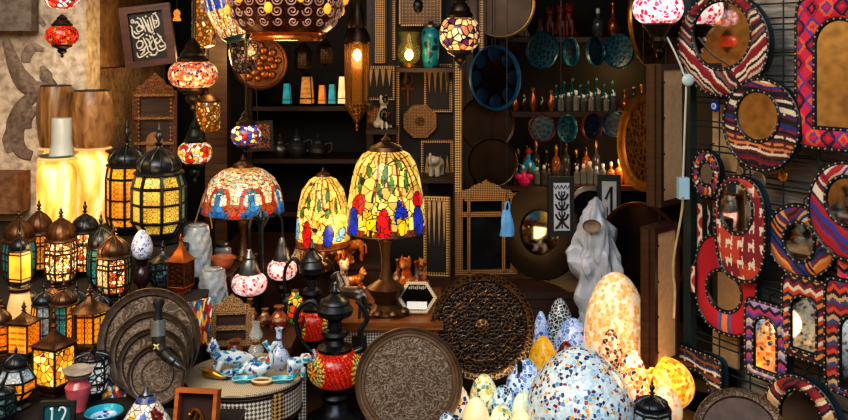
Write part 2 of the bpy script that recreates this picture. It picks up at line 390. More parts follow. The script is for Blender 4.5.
def figurine(kind, label, loc, h, mat, rz=0, name='cat_figurine', cat='figurine', group=None, mirror=False):
    """one smooth animal body per figurine, unit height h, facing -y after rz"""
    b = MB(); q = .001
    if kind == 'sit':                           # upright sitting cat
        b.tube(arc([(0, .16, .02), (0, .15, .16), (0, .06, .36), (0, -.02, .56), (0, -.05, .72)]), [.15+(.0)*i for i in range(8)]+[.19-.006*i for i in range(8)]+[.13-.006*i for i in range(9)], 12)
        b.ball((0, 0, .84), .145, 14, 10, sx=1, sy=.95, sz=.9) if False else b.ball((0, -.09, .82), .14)
        b.ball((0, -.21, .79), .06)
        for s in (-1, 1):
            b.lathe([(.06, 0), (.035, .07), (.004, .16)], 8, (s*.085, -.07, .9))
            b.tube([(s*.07, -.1, .5), (s*.075, -.14, .25), (s*.07, -.15, .03), (s*.07, -.2, .025)], [.06, .05, .045, .04], 8)
            b.ball((s*.14, .1, .13), .13, sy=1.3)
        b.tube(arc([(0, .28, .05), (.16, .3, .05), (.27, .15, .05), (.24, -.02, .05)]), .035, 8)
    elif kind == 'lie':                         # cat lying along x with a raised head on the left
        b.tube(arc([(.75, 0, .2), (.45, 0, .33), (.05, 0, .42), (-.3, 0, .55), (-.42, 0, .72)]), [.12+.012*i for i in range(10)]+[.22-.006*i for i in range(15)], 12)
        b.ball((-.45, -.02, .82), .17); b.ball((-.58, -.06, .78), .075)
        for s in (-1, 1):
            b.lathe([(.07, 0), (.04, .08), (.004, .17)], 8, (-.43, s*.1, .94))
            b.tube([(-.28, s*.12, .4), (-.4, s*.15, .15), (-.55, s*.15, .05)], [.09, .07, .06], 8)
            b.tube([(.5, s*.14, .22), (.35, s*.2, .09), (.12, s*.22, .06)], [.13, .09, .06], 8)
        b.tube(arc([(.75, 0, .12), (.95, -.12, .08), (.8, -.3, .06), (.5, -.32, .06)]), .045, 8)
        b.tube([(-.3, 0, .05), (.7, 0, .05)], .1, 8)
    elif kind == 'fish':                        # fish standing on its belly, tail up
        b.tube(arc([(-.42, 0, .28), (-.25, 0, .25), (0, 0, .25), (.22, 0, .38), (.3, 0, .62), (.28, 0, .78)]), [.04, .07, .1, .13, .15, .17, .185, .195, .2, .2, .2, .195, .19, .185, .18, .17, .16, .15, .14, .13, .12, .11, .1, .09, .08, .07, .06, .05, .05, .05, .04], 12)
        b.tube([(.28, 0, .72), (.12, 0, 1.0)], [.05, .09], 8); b.tube([(.28, 0, .72), (.42, 0, .98)], [.05, .09], 8)
        b.tube(arc([(-.1, 0, .42), (.02, 0, .56), (.16, 0, .58)]), .035, 8)
        b.ball((0, 0, .07), .17, sz=.45)
    elif kind == 'horse':                       # standing, neck arched
        b.tube(arc([(.34, 0, .56), (.2, 0, .58), (-.1, 0, .55), (-.26, 0, .62), (-.34, 0, .82), (-.4, 0, .93)]), [.1+.01*i for i in range(6)]+[.16-.002*i for i in range(12)]+[.12-.005*i for i in range(13)], 10)
        b.tube([(-.38, 0, .92), (-.5, 0, .86), (-.6, 0, .8)], [.085, .07, .05], 8)
        for s in (-1, 1):
            b.tube([(-.2, s*.08, .5), (-.21, s*.08, .28), (-.19, s*.08, .02)], [.075, .045, .04], 8)
            b.tube([(.28, s*.08, .52), (.34, s*.08, .3), (.3, s*.08, .02)], [.1, .05, .04], 8)
            b.lathe([(.03, 0), (.003, .1)], 6, (-.37, s*.04, .96))
        b.tube(arc([(.36, 0, .6), (.46, 0, .5), (.47, 0, .25)]), .04, 6)
    elif kind == 'ele':                         # small elephant with raised trunk
        b.tube(arc([(.34, 0, .45), (.1, 0, .5), (-.2, 0, .5)]), [.2, .23, .25, .26, .27, .27, .27, .27, .26, .25, .24, .23, .22], 12)
        b.ball((-.38, 0, .66), .2)
        b.tube(arc([(-.5, 0, .6), (-.64, 0, .55), (-.7, 0, .75), (-.62, 0, .98)]), .06, 8)
        for s in (-1, 1):
            b.ball((-.3, s*.19, .66), .15, sy=.35)
            b.tube([(-.2, s*.13, .4), (-.2, s*.13, .02)], [.11, .1], 8); b.tube([(.25, s*.13, .4), (.25, s*.13, .02)], [.12, .1], 8)
    b.v = [(x*h*(-1 if mirror else 1), y*h, z*h) for x, y, z in b.v]
    if mirror: b.f = [tuple(reversed(f)) for f in b.f]
    o = remesh(b.build(name, mat), h*.028)
    o.location = loc; o.rotation_euler = (0, 0, rz)
    return tag(o, label, cat, group)
# ------------------------------------------------------------------ stained-glass painting
def ell(x, y, cx, cy, rx, ry, rot=0):
    c, s = math.cos(rot), math.sin(rot); dx, dy = x-cx, y-cy
    return ((dx*c+dy*s)/rx)**2+((-dx*s+dy*c)/ry)**2
GY, GA, GR, GB, GG, GBR = hx('f7cf68'), hx('f5c55a'), hx('d8141c'), hx('1d35b0'), hx('4a7a30'), hx('8e4a1c')
LEAD = hx('140c08')
def shape_paint(els, bg):
    def f(a, v):                               # a: angle (front = -PI/2), v: 0 bottom .. 1 top
        b = (a+PI/2+PI) % (2*PI)-PI
        if abs(b) > PI/2: b = (b+PI/2) % PI-PI/2
        x = math.sin(b); y = v
        for (cx, cy, rx, ry, rot, c) in els:
            k_ = 1.45 if cy < .5 else 1.2; rx, ry = rx*k_, ry*(k_-.12)
            e = ell(x, y, cx, cy, rx, ry, rot)
            if e < 1: return c
            if e < 1.22: return LEAD
        return bg(x, y, b)
    return f
def bg_tulip(x, y, b):
    if y < .085: return hx('7a3a14')
    k = b*1.0
    for br in (-1.15, -.75, -.3, .12, .5, .95, 1.3):      # branches fanning down from the crown
        xx = br*(1-.55*(y-.4))
        if y > .45+.12*math.sin(br*9) and abs(k-xx+.05*math.sin(y*9+br*5)) < .035+.02*(y-.5): return GBR
    return GY
TUL_BIG = [(-.02,.17,.1,.13,0,GR),(-.09,.13,.07,.1,.3,GR),(.07,.13,.07,.1,-.3,GR),
  (-.45,.16,.055,.12,.5,hx('f6c21a')),(-.36,.16,.045,.13,0,hx('f6c21a')),(-.27,.15,.05,.12,-.5,hx('f6c21a')),
  (.4,.13,.05,.09,.5,hx('f6c21a')),(.5,.13,.05,.09,-.5,hx('f6c21a')),(.36,.25,.07,.08,.3,GB),(.46,.3,.09,.05,-.3,GB),(.38,.36,.05,.06,0,GB),
  (-.8,.14,.09,.14,0,GB),(-.68,.4,.12,.07,.3,GR),(-.62,.35,.07,.06,0,GR),(.83,.17,.08,.13,.1,GB),(.86,.42,.08,.07,0,GR),
  (.0,.74,.06,.12,-.5,GG),(-.14,.55,.05,.11,.6,GG),(.22,.62,.05,.11,.35,GG),(-.5,.78,.045,.1,.9,GG),(.62,.66,.05,.12,-.2,GG),(-.7,.62,.05,.12,.4,GG),(.5,.85,.04,.08,.8,GG)]
TUL_SML = [(-.5,.2,.11,.14,0,GR),(-.44,.16,.08,.1,.4,GR),(.3,.2,.13,.11,.3,GB),(.22,.16,.08,.09,0,GB),(.72,.2,.12,.06,.3,hx('7fb0d8')),(-.93,.25,.08,.12,0,hx('7fb0d8')),
  (-.05,.62,.07,.08,.6,GG),(.3,.5,.09,.05,.4,GG),(.3,.75,.05,.1,-.6,GG),(-.5,.66,.06,.1,.5,GG),(-.75,.5,.08,.06,.8,GG),(.62,.6,.05,.1,-.3,GG),(-.05,.36,.06,.04,0,hx('e8a020'))]
def scroll_paint(a, v):                        # red scrolls over blue lobes, pale cells above
    p = ((a+PI/2)/(2*PI)*7) % 1-.5; y = v
    if y > .93: return hx('c89a5a')
    if y > .62:
        q = math.sin(a*11+3*math.sin(y*26))*math.sin(y*38+a*3); return hx('b8341c') if q > .62 else hx('2f7a86') if q < -.72 else hx('d8a050') if abs(q) < .08 else hx('ead8b4')
    d = math.hypot(p*1.15, (y-.36)*1.25)
    if .29 < d < .43 and y > .26: return hx('c23a1c')
    if d < .29 and y > .26: return hx('3f86c0') if abs(p+.04) < .09 and y < .5 else hx('2f7a86') if .2 < d and y > .5 else hx('efe2c2')
    if y < .14: return hx('2466a8') if abs(p) < .36 else hx('c23a1c')
    if y < .3: return hx('3f86c0') if abs(p) < .2 else hx('b0461e')
    return hx('efe0bc')
def shade_lamp(label, px, yt, ys, yr, w, loc, paint, prof, emit, lead, name='stained_glass_table_lamp', stem=(), vname='tiffany', knob=8):
    """shade rows ys (top) .. yr (rim); finial up to yt; loc = foot"""
    s = loc.y/FPX; t = thing(name, label, 'lamp', loc); y0 = 50+(CZ-loc.z)*FPX/loc.y
    z = lambda y: (y0-y)*s
    R = w/2*s; h = z(ys)-z(yr); pr = [(R*r, z(yr)+h*q) for r, q in prof]
    fine = []
    for i in range(len(pr)-1):
        k = max(2, int(60*(pr[i+1][1]-pr[i][1])/h)+2)
        for j in range(k): fine.append((pr[i][0]+(pr[i+1][0]-pr[i][0])*j/k, pr[i][1]+(pr[i+1][1]-pr[i][1])*j/k))
    fine.append(pr[-1])
    zz = [q for _, q in fine]
    m = len(fine)
    def pt(a, v):
        j = min(m-2, int(v*(m-1))); return paint(a, (zz[j]-zz[0])/(zz[-1]-zz[0]))
    sh = MB().lathe(fine, 176, paint=pt, cap=False).build('glass_shade', vcol(vname, emit, .3, lead, .038), t, sharp=80)
    MB().lathe([(pr[0][0]*1.0, pr[0][1]-.004), (pr[0][0]*1.015, pr[0][1]), (pr[0][0]*1.0, pr[0][1]+.003)], 64).build('rim_band', BRN, sh)
    rc = pr[-1][0]*1.1; hc = z(yt)-z(ys)
    MB().lathe([(rc, z(ys)-h*.01), (rc*.9, z(ys)+hc*.2), (rc*.5, z(ys)+hc*.4), (rc*.25, z(ys)+hc*.5), (rc*.3, z(ys)+hc*.6), (rc*.12, z(ys)+hc*.8), (rc*.02, z(ys)+hc)], 24).build('shade_cap', BRN, sh)
    if stem:
        MB().lathe([(r*s, z(y)) for r, y in stem], 28).build('bronze_stem', BRN if name != 'x' else BRN, t)
        r0 = stem[0][0]*s
        ft = MB().lathe([(r0*.95, 0), (r0*1.0, .012), (r0*.8, .022)], 28)
        for i in range(8):
            a = PI/8+i*PI/4; ft.ball((r0*.86*math.cos(a), r0*.86*math.sin(a), .018), r0*.24, 10, 6, sz=.7)
        ft.build('foot', BRN, t)
    return t
# ------------------------------------------------------------------ the kilim-framed mirrors on the grid wall
WA = P(690, 200, 3.2); WD = Vector((.5, -.866, 0)); WN = Vector((-.866, -.5, 0)); WRZ = -PI/3
def gw(px, py, c=0.0):
    k = (px-CX)/FPX
    d = Vector((k, 1, 0)); A = Vector((WA.x, WA.y, 0))
    Y = (WN.dot(A)+c)/(WN.dot(d))
    return P(px, py, Y)
PAL = [hx(c) for c in ('7a1420','d8c9ae','1a1a2c','9c2a2c','24356e','c98a4a','e8ddc8','4a1420')]
def kilim(kind, pal, seed=0):
    rnd = random.Random(seed); tab = [rnd.choice(pal) for _ in range(97)]
    def f(th, t, a, b):
        if kind == 'radial':
            k = th*18/PI+.9*t+.25*math.sin(t*9); return pal[int(k) % len(pal)]
        if kind == 'bands':
            k = b*125+.4*math.sin(a*55)+a*16; m_ = int(k+40); return tab[(m_+(1 if abs(((a*45) % 2)-1) > .8 and m_ % 3 == 0 else 0)) % 97]
        if kind == 'diamond':
            u, v = (a*42) % 2-1, (b*36) % 2-1; d = abs(u)+abs(v); i_ = int((b+2)*18)+int((a+2)*21); return pal[0] if d > 1.25 else pal[1+i_ % (len(pal)-1)] if d > .75 else pal[1+(i_+2) % (len(pal)-1)] if d > .35 else pal[0]
        if kind == 'slant':
            k = (a*.9*(1 if a+b*.6 > 0 else -1)-b)*92+.3*math.sin(a*120); return tab[int(k+50) % 97]
        if kind == 'animal':                  # cream beasts on red
            u, v = ((a+.02)*22) % 1, (b*17+.3) % 1
            body = (abs(u-.5) < .28 and abs(v-.5) < .13) or (abs(u-.3) < .06 and .15 < v < .6) or (abs(u-.7) < .06 and .15 < v < .85)
            return pal[1] if body else pal[0] if (int((a+1)*11)+int((b+1)*9)) % 3 else pal[2]
        if kind == 'plain':
            u = abs(a); return pal[1] if u < .012 else pal[2] if u < .02 else pal[3] if u < .03 else pal[0]
        if kind == 'zig':
            k = b*80+abs(((a*50) % 2)-1)*1.1; return pal[int(k+30) % len(pal)]
        return pal[0]
    return f
def rayhit(poly, o, th):
    d = (math.cos(th), math.sin(th)); best = 0
    n = len(poly)
    for i in range(n):
        (x1, y1), (x2, y2) = poly[i], poly[(i+1) % n]
        ex, ey = x2-x1, y2-y1; den = d[0]*ey-d[1]*ex
        if abs(den) < 1e-12: continue
        tt = ((x1-o[0])*ey-(y1-o[1])*ex)/den; uu = ((x1-o[0])*d[1]-(y1-o[1])*d[0])/den
        if tt > 0 and -1e-6 <= uu <= 1+1e-6: best = max(best, tt)
    return (o[0]+d[0]*best, o[1]+d[1]*best)
def ellipse(w, h, c=(0, 0), p=2.0, n=160):
    out = []
    for i in range(n):
        a = 2*PI*i/n; ca, sa = math.cos(a), math.sin(a)
        out.append((c[0]+w*math.copysign(abs(ca)**(2/p), ca), c[1]+h*math.copysign(abs(sa)**(2/p), sa)))
    return out
def archpoly(w, h, c=(0, 0), point=.25, n=14):      # round/pointed arch niche
    x, y = c; out = [(x-w, y-h), (x+w, y-h), (x+w, y+h-w*1.0)]
    for i in range(1, n):
        a = PI*i/n; out.append((x+w*math.cos(a), y+h-w+w*math.sin(a)*1.0+(w*point*(1-abs(math.cos(a)))*0)))
    out.append((x-w, y+h-w)); return out
def mirror(label, box, gbox, paint, shape='round', c=.012, thick=.03, group=None, beads=True, side='14303c', puff=.010, gshape=None, name='kilim_mirror', turn=0.0):
    gbox = (gbox[0]-1.7, gbox[1]-1.7, gbox[2]+1.7, gbox[3]+1.7)
    l, tp, r, b = box; cx, cy = (l+r)/2, (tp+b)/2
    o = gw(cx, cy, c+thick); A = gw(l, cy, c+thick); B = gw(r, cy, c+thick)
    s = o.y/FPX; hw = (B-A).length/2; hh = (b-tp)/2*s
    mid = (A+B)/2; o = Vector((mid.x, mid.y, o.z))
    def loc(px, py):
        q = gw(px, py, c+thick)-o; return (q.dot(WD), q.z)
    g0, g1 = loc(gbox[0], (gbox[1]+gbox[3])/2)[0], loc(gbox[2], (gbox[1]+gbox[3])/2)[0]
    gz1, gz0 = loc((gbox[0]+gbox[2])/2, gbox[1])[1], loc((gbox[0]+gbox[2])/2, gbox[3])[1]
    gc = ((g0+g1)/2, (gz0+gz1)/2); gwd, ghh = (g1-g0)/2, (gz1-gz0)/2
    outer = ellipse(hw, hh) if shape == 'round' else ellipse(hw, hh, p=9) if shape == 'rect' else ellipse(hw, hh, p=2.6) if shape == 'oblong' else archpoly(hw, hh)
    inner = ellipse(gwd, ghh, gc) if (gshape or shape) in ('round', 'oblong') else archpoly(gwd, ghh, gc)
    N = 260; th = [2*PI*i/N for i in range(N)]
    O = [rayhit(outer, gc, a) for a in th]; I = [rayhit(inner, gc, a) for a in th]
    t = thing(name, label, 'mirror', o+Vector((0, 0, -hh)), (0, 0, WRZ+turn), group)
    up = hh
    V = lambda p, h: (p[0], -h, p[1]+up)
    m = 22; vs, fs, cs = [], [], []
    for j in range(m+1):
        q = j/m; h = puff*math.sin(PI*q)**.6 if 0 < q < 1 else 0
        for i in range(N): vs.append(V((I[i][0]+(O[i][0]-I[i][0])*q, I[i][1]+(O[i][1]-I[i][1])*q), h))
    for j in range(m):
        for i in range(N):
            k = (i+1) % N; fs.append((j*N+i, (j+1)*N+i, (j+1)*N+k, j*N+k))
            q = (j+.5)/m; cs.append(paint(th[i], q, I[i][0]+(O[i][0]-I[i][0])*q, I[i][1]+(O[i][1]-I[i][1])*q))
    MB().add(vs, fs, cs).build('kilim_frame', vcol('kilim_cloth', 0, .85, bump=.6, bscale=450), t, sharp=60)
    bk = MB(); bk.add([V(p, -.002) for p in O]+[V((p[0], p[1]), -thick) for p in O], [(i, (i+1) % N, N+(i+1) % N, N+i) for i in range(N)]+[tuple(range(N)), tuple(range(2*N-1, N-1, -1))])
    bk.build('backing', plain('backing_'+side, side, .6), t)
    MB().add([V(p, .002) for p in I], [tuple(range(N))]).build('mirror_glass', MIRR, t)
    if beads:
        for nm, pts in (('outer_beading', O), ('inner_beading', I)):
            d = [0]
            for i in range(N): d.append(d[-1]+math.dist(pts[i], pts[(i+1) % N]))
            nb = int(d[-1]/.0105); mb = MB()
            mb.tube([V(p, .0015) for p in pts], .0075, 6, True, col=hx('0a0a10'))
            j = 0
            for q in range(nb):
                L = d[-1]*q/nb
                while d[j+1] < L: j += 1
                u = (L-d[j])/max(1e-9, d[j+1]-d[j]); p0, p1 = pts[j], pts[(j+1) % N]
                mb.ball(V((p0[0]+(p1[0]-p0[0])*u, p0[1]+(p1[1]-p0[1])*u), .0075), .0036, 6, 4, col=hx('948e84') if q % 2 else hx('101018'))
            mb.build(nm, vcol('beads', 0, .35), t, sharp=80)
    MB().tube([(0, thick*.5, up*2-.005), (0, thick*.6, up*2+.02), (0, thick+.012, up*2+.024)], .0025, 5).build('hanging_hook', BLK, t)
    return t
# ================================================================== the setting
def plaster(name, a, b2, c3, scale=2.2):
    m, nt, b = newmat(name); v = coords(nt)
    n1 = nd(nt, 'ShaderNodeTexNoise', Scale=scale, Detail=6.0); nt.links.new(v, n1.inputs['Vector'])
    n2 = nd(nt, 'ShaderNodeTexNoise', Scale=scale*14, Detail=4.0); nt.links.new(v, n2.inputs['Vector'])
    c = ramp(nt, n1.outputs['Fac'], [(.32, hx(a)), (.5, hx(b2)), (.66, hx(c3))])
    c = mixc(nt, .7, c, ramp(nt, n2.outputs['Fac'], [(.35, (.35,.3,.25)), (.6, (1,1,1))]), 'MULTIPLY')
    fin(nt, b, c, .9); bumpn(nt, b, n2.outputs['Fac'], .5, .01); return m
STONE = plaster('pale_carved_stone', 'a0917f', 'c6b8a4', 'ded0ba')
STONE2 = plaster('brown_sandstone', '3e2a18', '705030', '9a7648')
SAND = plaster('golden_plaster', '9a6a30', 'c08a44', 'd9aa62', 1.4)
RELIEF = plaster('grey_brown_relief', '5a4c42', '75655a', '8f7e70', 4)
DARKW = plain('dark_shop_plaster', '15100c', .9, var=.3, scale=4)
XJ = -1.39
struct('floor', MB().box((0, 2.0, -.03), (8, 9, .06)), plain('stone_floor', '4d463e', .8, var=.3, scale=3))
struct('wall_left', MB().box((XJ-.7, 3.78, 1.3), (1.4, .16, 2.6)), STONE)
jm = MB()
for i, (z0, z1, off) in enumerate(((0, .75, 0), (.755, 1.14, .006), (1.145, 1.52, 0), (1.525, 2.6, .008))):
    if i == 2: struct('trim_4', MB().box((XJ-.08+off/2, 4.35, (z0+z1)/2), (.16+off, 0.978, z1-z0)), plaster('pale_tan_block', '7a5c3c', 'b0906a', 'cdb08a', 3)); continue
    jm.box((XJ-.08+off/2, 4.35, (z0+z1)/2), (.16+off, 0.978, z1-z0))
struct('wall_jamb', jm, STONE2)
struct('wall_alley', MB().box((-2.35, 1.0, 1.6), (.2, 5.4, 3.2)), SAND)
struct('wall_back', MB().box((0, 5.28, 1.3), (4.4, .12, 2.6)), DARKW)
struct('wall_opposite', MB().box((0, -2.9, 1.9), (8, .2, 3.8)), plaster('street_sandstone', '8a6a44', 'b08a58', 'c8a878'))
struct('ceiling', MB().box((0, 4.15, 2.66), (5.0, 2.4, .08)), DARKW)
struct('trim_beam', MB().box((-.3, 3.5, 2.38), (4.4, 1.3, .06)), WDK)
# plank wall behind the mirrors, parallel to the wire grid
def wallbox(mb, s0, s1, c0, c1, z0, z1):
    vs = []
    for s_ in (s0, s1):
        for c_ in (c0, c1):
            for z_ in (z0, z1):
                q = WA+WD*s_+WN*c_; vs.append((q.x, q.y, z_))
    mb.add(vs, [(0,1,3,2),(4,6,7,5),(0,4,5,1),(2,3,7,6),(0,2,6,4),(1,5,7,3)])
pk = MB()
for i in range(22): wallbox(pk, .1, 1.9, -.16+.005*(i % 3), -.12+.005*(i % 3), .1+i*.115, .1+i*.115+.11)
struct('wall_right', pk, wood('weathered_planks', '7a7068', 'cabfb2', 5, (2, 2, 20), .8))
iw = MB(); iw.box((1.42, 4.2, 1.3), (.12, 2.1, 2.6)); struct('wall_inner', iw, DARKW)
# carved relief on the stone wall: the curling leaf
rel = MB()
def rtube(pts, w): rel.tube(arc([P(x, y, 3.70) for x, y in pts], 8), [k*3.7/FPX for k in w], 8)
def taper(n, a, b, c): return [a+(b-a)*min(1, 2*i/(n-1)) if i < n/2 else b+(c-b)*(2*i/(n-1)-1) for i in range(n)]
for pts, w in ((((6, 40), (12, 58), (20, 76), (32, 88), (46, 88), (56, 82)), (4, 10, 5)), (((42, 66), (46, 76), (50, 86)), (2, 7, 3)), (((48, 92), (34, 96), (22, 108), (16, 124), (16, 140), (22, 152), (32, 156)), (4, 10, 5)), (((10, 128), (8, 140), (10, 152)), (3, 6, 4)),
               (((20, 36), (20, 26), (28, 19), (38, 19), (45, 26)), (2, 5, 2)), (((26, 62), (27, 54), (34, 48), (44, 50)), (5, 6, 2)), (((27, 128), (28, 118), (36, 110), (46, 112)), (5, 5, 2))):
    n = (len(pts)-1)*8+1; rtube(pts, taper(n, *w))
for i, q in enumerate(rel.v): rel.v[i] = (q[0], 3.70+(q[1]-3.70)*.45, q[2])
struct('trim_1', rel, RELIEF)
lg = MB(); lg.box((P(8, 180, 3.66).x-.1, 3.64, P(0, 176, 3.66).z-.06), (.35, .12, .16)); struct('trim_2', lg, plaster('brown_ledge', '6b4a33', '86603f', '93704a'))
lg = MB(); lg.box((P(10, 0, 3.68).x-.1, 3.66, P(0, 14, 3.68).z), (.42, .07, .14)); struct('trim_3', lg, plaster('grey_ledge', '5d5650', '7a7068', '8b8178'))
# ================================================================== display steps and tables
CLOTH = plain('dark_display_cloth', '120d0b', .9, var=.4, scale=60)
ZA, ZB, ZC, ZD = .905, .83, .74, .66
def step(label, boxes, mat=CLOTH, name='display_step', cat='display stand'):
    mb = MB()
    for x0, x1, y0, y1, z in boxes: mb.box(((x0+x1)/2, (y0+y1)/2, z/2), (x1-x0, y1-y0, z))
    for i, v in enumerate(mb.v): mb.v[i] = v
    t = thing(name, label, cat, ((boxes[0][0]+boxes[0][1])/2, boxes[0][2], 0))
    o = mb.build('cloth_cover', mat, t); o.location = -Vector(t.location)
    tp = MB()
    for x0, x1, y0, y1, z in boxes: tp.box(((x0+x1)/2, (y0+y1)/2, z-.006), (x1-x0+.004, y1-y0+.004, .010))
    o = tp.build('top_board', WDK, t); o.location = -Vector(t.location)
    return t
step('dark covered display step under the glowing alabaster lamps', [(-1.84, -.85, 3.11, 3.66, ZA)])
step('dark covered display step under the row of brown domed lanterns', [(-1.6, -.80, 2.73, 3.10, ZB), (-.80, -.695, 2.73, 2.90, ZB)])
step('dark covered display step under the amber lanterns in the middle of the bank', [(-1.5, -.70, 2.51, 2.72, ZC)])
step('dark covered front display step under the stacked trays and front lantern', [(-1.35, -.71, 2.08, 2.50, ZD), (-.71, -.47, 2.08, 2.36, ZD)])
# ================================================================== alabaster
ALA = None
def alabaster():
    m, nt, b = newmat('glowing_alabaster'); v = coords(nt, (1, 1, .5))
    nz = nd(nt, 'ShaderNodeTexNoise', Scale=9.0, Detail=5.0, Distortion=1.2); nt.links.new(v, nz.inputs['Vector'])
    c = ramp(nt, nz.outputs['Fac'], [(.3, hx('e8902a')), (.45, hx('ffc860')), (.6, hx('fff0c0'))])
    fin(nt, b, c, .3, 0, .62); return m
ALA = alabaster()
ONY = wood('banded_brown_onyx', '3c2010', 'a07848', 6, (9, 3, 1), .35)
ONY2 = wood('mottled_tan_onyx', '5e3a20', 'b08858', 14, (3, 2, 1), .35)
PALE = plain('pale_alabaster', 'a4b0b2', .35, emit=.0, var=.12, scale=12)
CREAM = plain('cream_alabaster', 'e0b87a', .35, emit=.35, var=.2, scale=14)
def ajar(label, px, yt, w, loc, mat):
    s = loc.y/FPX; y0 = 50+(CZ-loc.z)/s; H = (y0-yt)*s; R = w/2*s
    t = thing('alabaster_jar_lamp', label, 'lamp', loc)
    MB().lathe([(R*.8, 0), (R*.95, .01), (R, H*.3), (R, H*.72), (R*.97, H*.84), (R*.8, H*.9), (R*.62, H*.93), (R*.62, H*.97)], 40).build('body', mat, t)
    MB().lathe([(R*.6, H*.965), (R*.95, H*.972), (R*.97, H*.985), (R*.9, H)], 40).build('lid', CREAM, t)
    return t
def vase_on(label, px, yt, w, loc, mat, prof, name='onyx_vase', cat='vase', hpx=None):
    s = loc.y/FPX; H = hpx*s; R = w/2*s
    t = thing(name, label, cat, loc)
    MB().lathe([(R*r, H*z) for r, z in prof], 40, cap=False).build('body', mat, t)
    r, z = prof[-1]; MB().lathe([(R*r, H*z), (R*r*1.0, H*1.0), (R*r*.9, H*1.0), (R*r*.86, H*.9), (1e-4, H*.88)], 40, cap=False).build('mouth', WDK, t)
    return t
a1 = on(56, 222, ZA); a2 = on(92, 222, ZA); a3 = on(57, 238, ZA)
ajar('glowing alabaster jar lamp behind, under the left brown onyx vase', 56, 147, 36, a1, ALA)
ajar('glowing alabaster jar lamp on the right, under the tan onyx vase', 92, 147, 40, a2, ALA)
ajar('glowing alabaster jar lamp in front, under the pale cylinder vase', 57, 157, 38, a3, ALA)
def above(p, yt): return Vector((p.x, p.y, P(0, yt, p.y).z))
VP = [(.55, 0), (.8, .01), (.92, .2), (1, .45), (.98, .7), (.88, .9), (.8, .98)]
vase_on('brown banded onyx vase on the left alabaster jar', 56, 85, 37, above(a1, 147), ONY, VP, hpx=62)
vase_on('tan mottled onyx vase on the right alabaster jar', 92, 90, 42, above(a2, 147), ONY2, VP, hpx=57)
dsh = above(a3, 157)
solo('green_dish', 'small green dish under the pale cylinder vase', 'dish', MB().lathe([(.03, 0), (.055, .002), (.064, .006), (.062, .009), (.05, .006), (.001, .006)], 32, cap=False), plain('green_glaze', '3d5548', .4), dsh)
solo('cylinder_vase', 'pale blue-white cylinder vase on a green dish before the onyx vases', 'vase', MB().lathe([(.001, 0), (.046, .0), (.044, .01), (.036, .05), (.0355, .135), (.034, .138), (.001, .136)], 32, cap=False), PALE, dsh+Vector((.018, 0, .0062)))
# ================================================================== lanterns of the left bank
AMB = rosette('amber_pressed_glass', 'f0a02c', '7a3e0c', 'ffe49a', 60, .85)
AMB2 = rosette('deep_amber_glass', 'f08a18', '7a320a', 'ffc860', 66, .85)
YEL = rosette('yellow_pressed_glass', 'dcc04e', '6a5a1c', 'fff0b4', 52, .62)
TEAL = rosette('teal_pressed_glass', '2f8a90', '1c4a50', '9adcd8', 60, .35)
GRN = rosette('green_pressed_glass', '7f9a6a', '39503a', 'c8dca0', 60, .4)
ICE = rosette('pale_blue_glass', 'a8bcc8', '5f7482', 'e4f0f4', 50, .3)
FIL = mosaic('white_amber_filigree', ['ffd890', 'fff0cc', 'f0b050', 'ffe4a8', '7a3a14'], 95, .09, '3a2210', 1.0)
REDF = mosaic('red_amber_filigree', ['c8401c', 'ffd28a', 'ffe9c0', 'e88a3a'], 95, .09, '3a1a10', .9)
WHT_M = mosaic('white_lattice_glass', ['d8dcd8', 'bcc4c4', 'e8e4d8'], 75, .1, '20242a', .3)
DGR = mosaic('smoky_teal_glass', ['28403f', '39585a', '4f7072', '1c2c2e'], 90, .08, '101416', .06)
BIGB = ((.72, 0), (1, .2), (1.0, .78), (.84, 1))
lantern('big black domed lantern with bulging yellow pressed-glass body, nearest of the tall pair', 159, (126, 152, 178, 236, 247), 52, on(159, 243, ZA), BLK, [YEL, YEL, YEL, GRN], 8, BIGB, rz=.39, bars=(.2, .5, .78), group=None)
lantern('tall black domed lantern with amber patterned panes, half hidden behind the bigger one', 126, (125, 152, 173, 232, 240), 40, on(127, 233, ZA+.0005), BLK, [AMB], 8, ((.88, 0), (1, .15), (1, .8), (.9, 1)), rz=.2, bars=(.15, .45, .8))
lantern('dark domed teal-glass lantern at far left behind the lantern on the cream vase', 19, (204, 216, 238, 274, 280), 32, on(19, 283, ZB), BRN, [TEAL], 6, rz=.3, bars=(.5,))
lantern('brown domed lantern with amber panes, left of the white filigree one', 39, (202, 215, 238, 272, 278), 28, on(39, 274, ZB), BRN, [AMB], 6, rz=.5, bars=(.8,))
lantern('brown domed lantern with white filigree panes in the back row', 61, (206, 218, 241, 279, 285), 31, on(61, 285, ZB), BRN, [FIL], 6, rz=.52, bars=(.8,))
lantern('dark domed lantern with reddish amber panes, left of the teal-glass lantern', 86, (213, 229, 247, 285, 290), 28, on(85, 275, ZB), BLK, [REDF, AMB2], 6, rz=.2, bars=(.75,))
lantern('dark lantern with bright teal glass panes in the middle of the bank', 102, (215, 232, 252, 286, 292), 28, on(101, 288, ZB), BLK, [TEAL], 6, rz=.1, bars=(.8,))
lantern('brown ribbed dome lantern with white dotted and red filigree panes', 113, (226, 238, 259, 293, 300), 34, on(114, 298, ZB), BRN, [rosette('cream_dotted_glass', 'e8cfa0', '7a4a20', 'fff8e0', 58, .85), REDF, GRN], 6, rz=.52, bars=(.82,))
cv = on(20, 337, ZC)
vase_on('cream alabaster vase holding up the small lantern at far left', 20, 286, 24, cv, CREAM, [(.5, 0), (.6, .05), (.95, .35), (1, .6), (.75, .85), (.62, .93), (.95, .99)], hpx=51, name='alabaster_vase')
lantern('small square black lantern with amber arches standing on the cream vase', 19, (215, 235, 249, 279, 285), 21, above(cv, 287), BLK, [plain('amber_arch_glass', 'f0a030', .3, emit=1.0, var=.3, scale=25)], 4, ((.95, 0), (1, .1), (1, .9), (.9, 1)), rz=.5)
